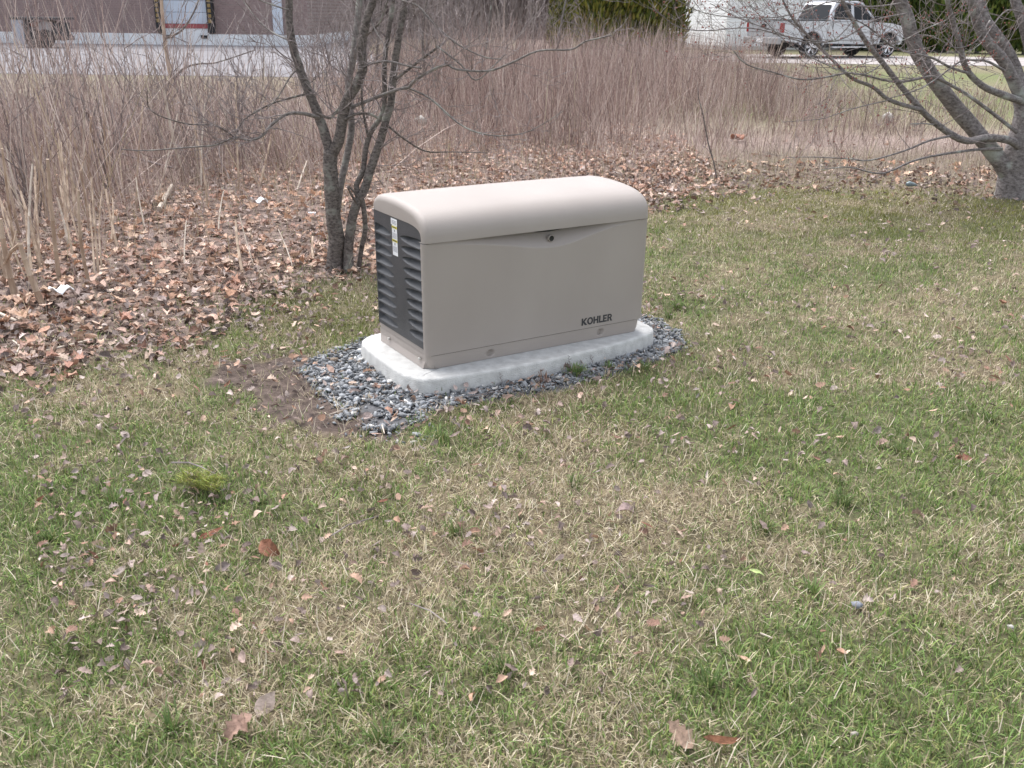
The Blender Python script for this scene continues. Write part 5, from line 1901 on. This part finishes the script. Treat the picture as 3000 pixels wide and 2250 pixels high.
# rear right wheel contact goes to rw
tr.location = (rw.x - TS * (xr_ * ct + (HWd - .10) * st), rw.y - TS * (xr_ * st - (HWd - .10) * ct), .012)
tr.scale = (TS, TS, TS)
tag(tr, 'silver white crew cab pickup truck parked on the driveway before the white house', 'pickup truck')
side = arch_profile([(-.15, .62), (-.17, 1.26), (2.05, 1.275), (2.08, 1.24), (4.18, 1.235), (5.0, 1.20), (5.55, 1.12), (5.74, 1.0), (5.80, .72), (5.74, .48), (5.45, .46)], [(xr_, .42, .50, .50), (xf_, .42, .50, .46)])
mb = MB()
mb.prism(side, -HWd, HWd)
for q in range(len(mb.v)):
    x, y, z = mb.v[q]
    k = 1 - .05 * max(0, (z - .95)) / .3 - .04 * max(0, .8 - z) / .3
    if x > 5.2:
        k *= 1 - .16 * (x - 5.2) / .6
    mb.v[q] = (x, y * k, z)
bevel(mb.build('body', M['silver'], tr), .045)
for cx in (xr_, xf_):                                                # bulged wheel arch lips
    for sgn in (-1, 1):
        mb = MB()
        mb.tube([(cx + .53 * math.cos(a), sgn * (HWd - .015), .42 + .53 * math.sin(a)) for a in np.linspace(.08, math.pi - .08, 16)], .05, 8)
        mb.build('fender_lip', M['silver'], tr, True)
cab = [(2.02, 1.24), (2.14, 1.62), (2.30, 1.88), (2.55, 1.945), (3.35, 1.95), (3.62, 1.90), (4.30, 1.235)]
mb = MB()
mb.prism(cab, -HWd, HWd)
cy = lambda z: HWd * .965 - max(0, (z - 1.24)) * .24
for q in range(len(mb.v)):
    x, y, z = mb.v[q]
    mb.v[q] = (x, math.copysign(cy(z), y), z)
bevel(mb.build('cab', M['silver'], tr), .05)


def side_pane(poly, name='window', mat='tint'):
    for sgn in (-1, 1):
        mb = MB()
        mb.add([(x, sgn * (cy(z) + .006), z) for x, z in poly], [tuple(range(len(poly)))])
        mb.add([(x, sgn * (cy(z) - .004), z) for x, z in poly], [tuple(range(len(poly)))])
        mb.build(name, M[mat], tr)


side_pane([(2.16, 1.31), (2.25, 1.62), (2.40, 1.82), (2.56, 1.865), (3.00, 1.87), (3.00, 1.31)])
side_pane([(3.14, 1.31), (3.14, 1.87), (3.36, 1.868), (3.56, 1.82), (4.02, 1.35), (3.98, 1.31)])
mb = MB()
mb.add([(3.70, -.70, 1.86), (3.70, .70, 1.86), (4.27, .84, 1.285), (4.27, -.84, 1.285)], [(0, 1, 2, 3)])
for q in range(4):
    x, y, z = mb.v[q]
    mb.v[q] = (x + .015, y, z + .012)
mb.build('windscreen', M['tint'], tr)
mb = MB()
mb.add([(2.025, -.76, 1.34), (2.025, .76, 1.34), (2.24, .68, 1.80), (2.24, -.68, 1.80)], [(0, 1, 2, 3)])
for q in range(4):
    x, y, z = mb.v[q]
    mb.v[q] = (x - .02, y, z + .01)
mb.build('rear_window', M['tint'], tr)
mb = MB(); mb.box(-.18, -.14, -.80, .80, .66, 1.25, .012); tg = mb.build('tailgate', M['silver'], tr)
mb = MB(); mb.box(-.195, -.182, -.13, .13, 1.02, 1.14, .005); mb.build('handle', M['black'], tg)
mb = MB(); mb.box(-.190, -.182, -.78, .78, .865, .885); mb.build('crease', M['grey_trim'], tg)
mb = MB(); mb.box(-.2, 2.02, -.95, .95, 1.283, 1.305, .008); mb.build('bed_cover', M['black'], tr)
for sgn in (-1, 1):
    mb = MB(); mb.box(-.19, -.05, sgn * .915 - .05, sgn * .915 + .05, .86, 1.18, .02); mb.build('tail_lamp', M['red_lamp'], tr)
    mb = MB(); mb.box(5.55, 5.75, sgn * .74 - .12, sgn * .74 + .12, .86, 1.06, .02); mb.build('headlamp', M['chrome'], tr)
    mb = MB(); mb.box(4.02, 4.16, sgn * 1.09 - .12, sgn * 1.09 + .12, 1.24, 1.44, .03); mb.build('mirror', M['black'], tr)
    mb = MB(); mb.box(2.15, 4.15, sgn * .99 - .07, sgn * .99 + .07, .36, .40, .012); mb.build('running_board', M['chrome'], tr)
    mb = MB(); mb.box(1.85, 4.35, sgn * (HWd + .001) - .01, sgn * (HWd + .001) + .01, .60, .635, .005); mb.build('side_moulding', M['grey_trim'], tr)
    for xx in (2.98, 3.72):
        mb = MB(); mb.box(xx - .12, xx + .02, sgn * (HWd - .005) - .012, sgn * (HWd - .005) + .012, 1.09, 1.125, .005); mb.build('door_handle', M['silver'], tr)
    for xx in (2.14, 3.07, 4.06):
        mb = MB(); mb.box(xx, xx + .012, sgn * (HWd * .975 + .004) - .008, sgn * (HWd * .975 + .004) + .008, .56, 1.22); mb.build('door_gap', M['seam'], tr)
mb = MB(); mb.box(-.31, -.13, -.96, .96, .48, .70, .03); bp2 = mb.build('rear_bumper', M['grey_trim'], tr)
mb = MB(); mb.box(-.325, -.312, -.17, .17, .52, .66); mb.build('number_plate', M['decal'], bp2)
mb = MB(); mb.box(-.32, -.15, -.42, -.22, .40, .475, .01); mb.build('tow_hitch', M['dark_steel'], tr)
mb = MB(); mb.box(.5, 5.4, -.80, .80, .36, .60); mb.build('underbody', M['black'], tr)
mb = MB()
for cx in (xr_, xf_):
    mb.box(cx - .46, cx + .46, -.86, .86, .40, .90)
mb.build('wheel_well', M['black'], tr)
for cx in (xr_, xf_):
    wheel(tr, cx, -(HWd - .12), .40, .26, -1)
    wheel(tr, cx, HWd - .12, .40, .26, 1)

# a white car beyond, mostly hidden by tree stems
cc = G(2745, 150)
ca = empty('parked_car', (cc.x - 4.35, cc.y, .012), R(3))
tag(ca, 'white car parked beyond the pickup truck, its nose showing between tree stems', 'car')
cs_ = arch_profile([(.05, .5), (.02, .85), (.5, .98), (3.15, .95), (4.1, .86), (4.45, .72), (4.5, .45), (4.35, .30)], [(.85, .33, .38, .32), (3.55, .33, .38, .30)])
mb = MB(); mb.prism(cs_, -.88, .88)
for q in range(len(mb.v)):
    x, y, z = mb.v[q]
    mb.v[q] = (x, y * (1 - .14 * max(0, x - 3.9) / .6), z)
bevel(mb.build('body', M['white_car'], ca), .05)
mb = MB(); mb.prism([(.45, .95), (1.0, 1.38), (1.5, 1.45), (2.2, 1.43), (3.2, .93)], -.86, .86)
for q in range(len(mb.v)):
    x, y, z = mb.v[q]
    mb.v[q] = (x, y * (1 - .22 * max(0, z - .95) / .5), z)
bevel(mb.build('cabin', M['tint'], ca), .04)
for sgn in (-1, 1):
    mb = MB(); mb.box(4.28, 4.44, sgn * .62 - .11, sgn * .62 + .11, .62, .74, .02); mb.build('headlamp', M['chrome'], ca)
mb = MB(); mb.box(4.40, 4.52, -.62, .62, .34, .52, .02); mb.build('grille', M['black'], ca)
for cx in (.85, 3.55):
    wheel(ca, cx, -.78, .32, .2, -1)
    wheel(ca, cx, .78, .32, .2, 1)


# ------------------------------------------------------------------ evergreens and far trees
re_ = srand(404)
EV = np.array([(0.075, 0.10, 0.028), (0.12, 0.14, 0.036), (0.045, 0.066, 0.022), (0.17, 0.18, 0.045), (0.18, 0.16, 0.05)])


def evergreen(px, py, h, rad, seed, label, grp, tint=(1, 1, 1), dY=0.0, name='evergreen_tree'):
    b = G(px, py)
    r_ = srand(seed)
    root = empty(name, (b.x, b.y + dY, 0))
    tag(root, label, 'tree', grp)
    mb = MB()
    mb.tube([(0, 0, -.05), (0, 0, h * .5), (.02, 0, h * .92)], [.12, .08, .02], 7)
    mb.build('trunk', M['bark_grey'], root)
    n = 5200
    t = r_.random(n) ** .85
    a = r_.uniform(0, 6.28, n)
    prof = np.where(t < .12, .75 + t * 2.0, 1.0 * (1 - ((t - .12) / .88) ** 1.8))
    lob = 1 + .16 * np.sin(a * 5 + seed) * np.sin(t * 14 + seed) + (fbm(a * 1.5, t * 9, seed % 50, 1.0, 2) - .5) * .5
    rr = rad * prof * lob * np.sqrt(r_.uniform(.35, 1, n))
    base = np.stack([np.cos(a) * rr, np.sin(a) * rr, .08 + t * h], 1)
    shade = .75 + .6 * fbm(a * 2, t * 12, (seed + 9) % 50, 1.0, 2)
    cc = EV[r_.integers(0, 5, n)] * np.array(tint) * shade[:, None]
    V, Q, T, C = blades(base, r_.uniform(.16, .36, n), r_.uniform(.05, .12, n), a, np.abs(r_.normal(.35, .25, n)), r_.uniform(0, .25, n), cc, r_.uniform(-1.2, 1.2, n))
    f = obj('crown', np_mesh('crown', V, Q, T, C), M['evergreen'], root)


EG = 'evergreens beside the white house'
EL = ['narrow dark evergreen standing apart, farthest from the house in its row', 'bushy olive evergreen fourth in the row counted from the house', 'bushy olive evergreen third in the row counted from the house', 'bushy olive evergreen second in the row counted from the house', 'bushy olive evergreen overlapping the white house wall']
for i, (px, py, h, rad) in enumerate([(1640, 165, 4.6, .4), (1745, 160, 5.0, .85), (1815, 158, 5.2, 1.05), (1880, 158, 5.0, 1.0), (1945, 156, 4.8, .95)]):
    evergreen(px, py, h, rad, 50 + i, EL[i], EG, (1.15, 1.05, .8))
for i, (px, py, h, rad) in enumerate([(2590, 158, 5.5, 1.0), (2655, 158, 5.5, 1.1), (2712, 160, 5.5, 1.0), (2800, 162, 5.5, 1.1), (2865, 164, 5.6, 1.1), (2930, 166, 5.6, 1.1), (2995, 168, 5.6, 1.2), (3070, 170, 5.6, 1.2), (3150, 172, 5.6, 1.2)]):
    evergreen(px, py, h, rad, 70 + i, 'dark green evergreen in the hedge row beyond the driveway', 'hedge evergreens beyond the driveway', (.8, .95, .8), 4.5)

bt = G(2742, 152)
T3 = Tree('street_tree', (bt.x, bt.y, 0), 'thick pale grey trunk standing beyond the white car', None, 61)
T3.limb('trunk', [(2742, 152), (2738, 100), (2745, 60), (2750, 20), (2752, -60), (2755, -180)], 52, 36, bt.y, bt.y, 'bark_grey', 12, 6, 1.2, 2.5, 1.2)
T3.done()

# a bare wood far behind, read as one mass
n = 9000
x = rf.uniform(-16, 60, n)
y = rf.uniform(64, 80, n)
cc = np.array([(0.20, 0.165, 0.155), (0.26, 0.22, 0.205), (0.15, 0.12, 0.115), (0.33, 0.29, 0.27)])[rf.integers(0, 4, n)]
V, Q, T, C = blades(np.stack([x, y, 0 * x - .05], 1), rf.uniform(3, 11, n), rf.uniform(.05, .16, n), rf.uniform(0, 6.28, n), np.abs(rf.normal(0, .18, n)), np.abs(rf.normal(.05, .1, n)), cc, rf.uniform(-1.5, 1.5, n), mids=(.3, .65))
o = obj('far_wood', np_mesh('far_wood', V, Q, T, C), M['veg'])
tag(o, 'bare grey brown wood far behind the field', 'wood', kind='stuff')
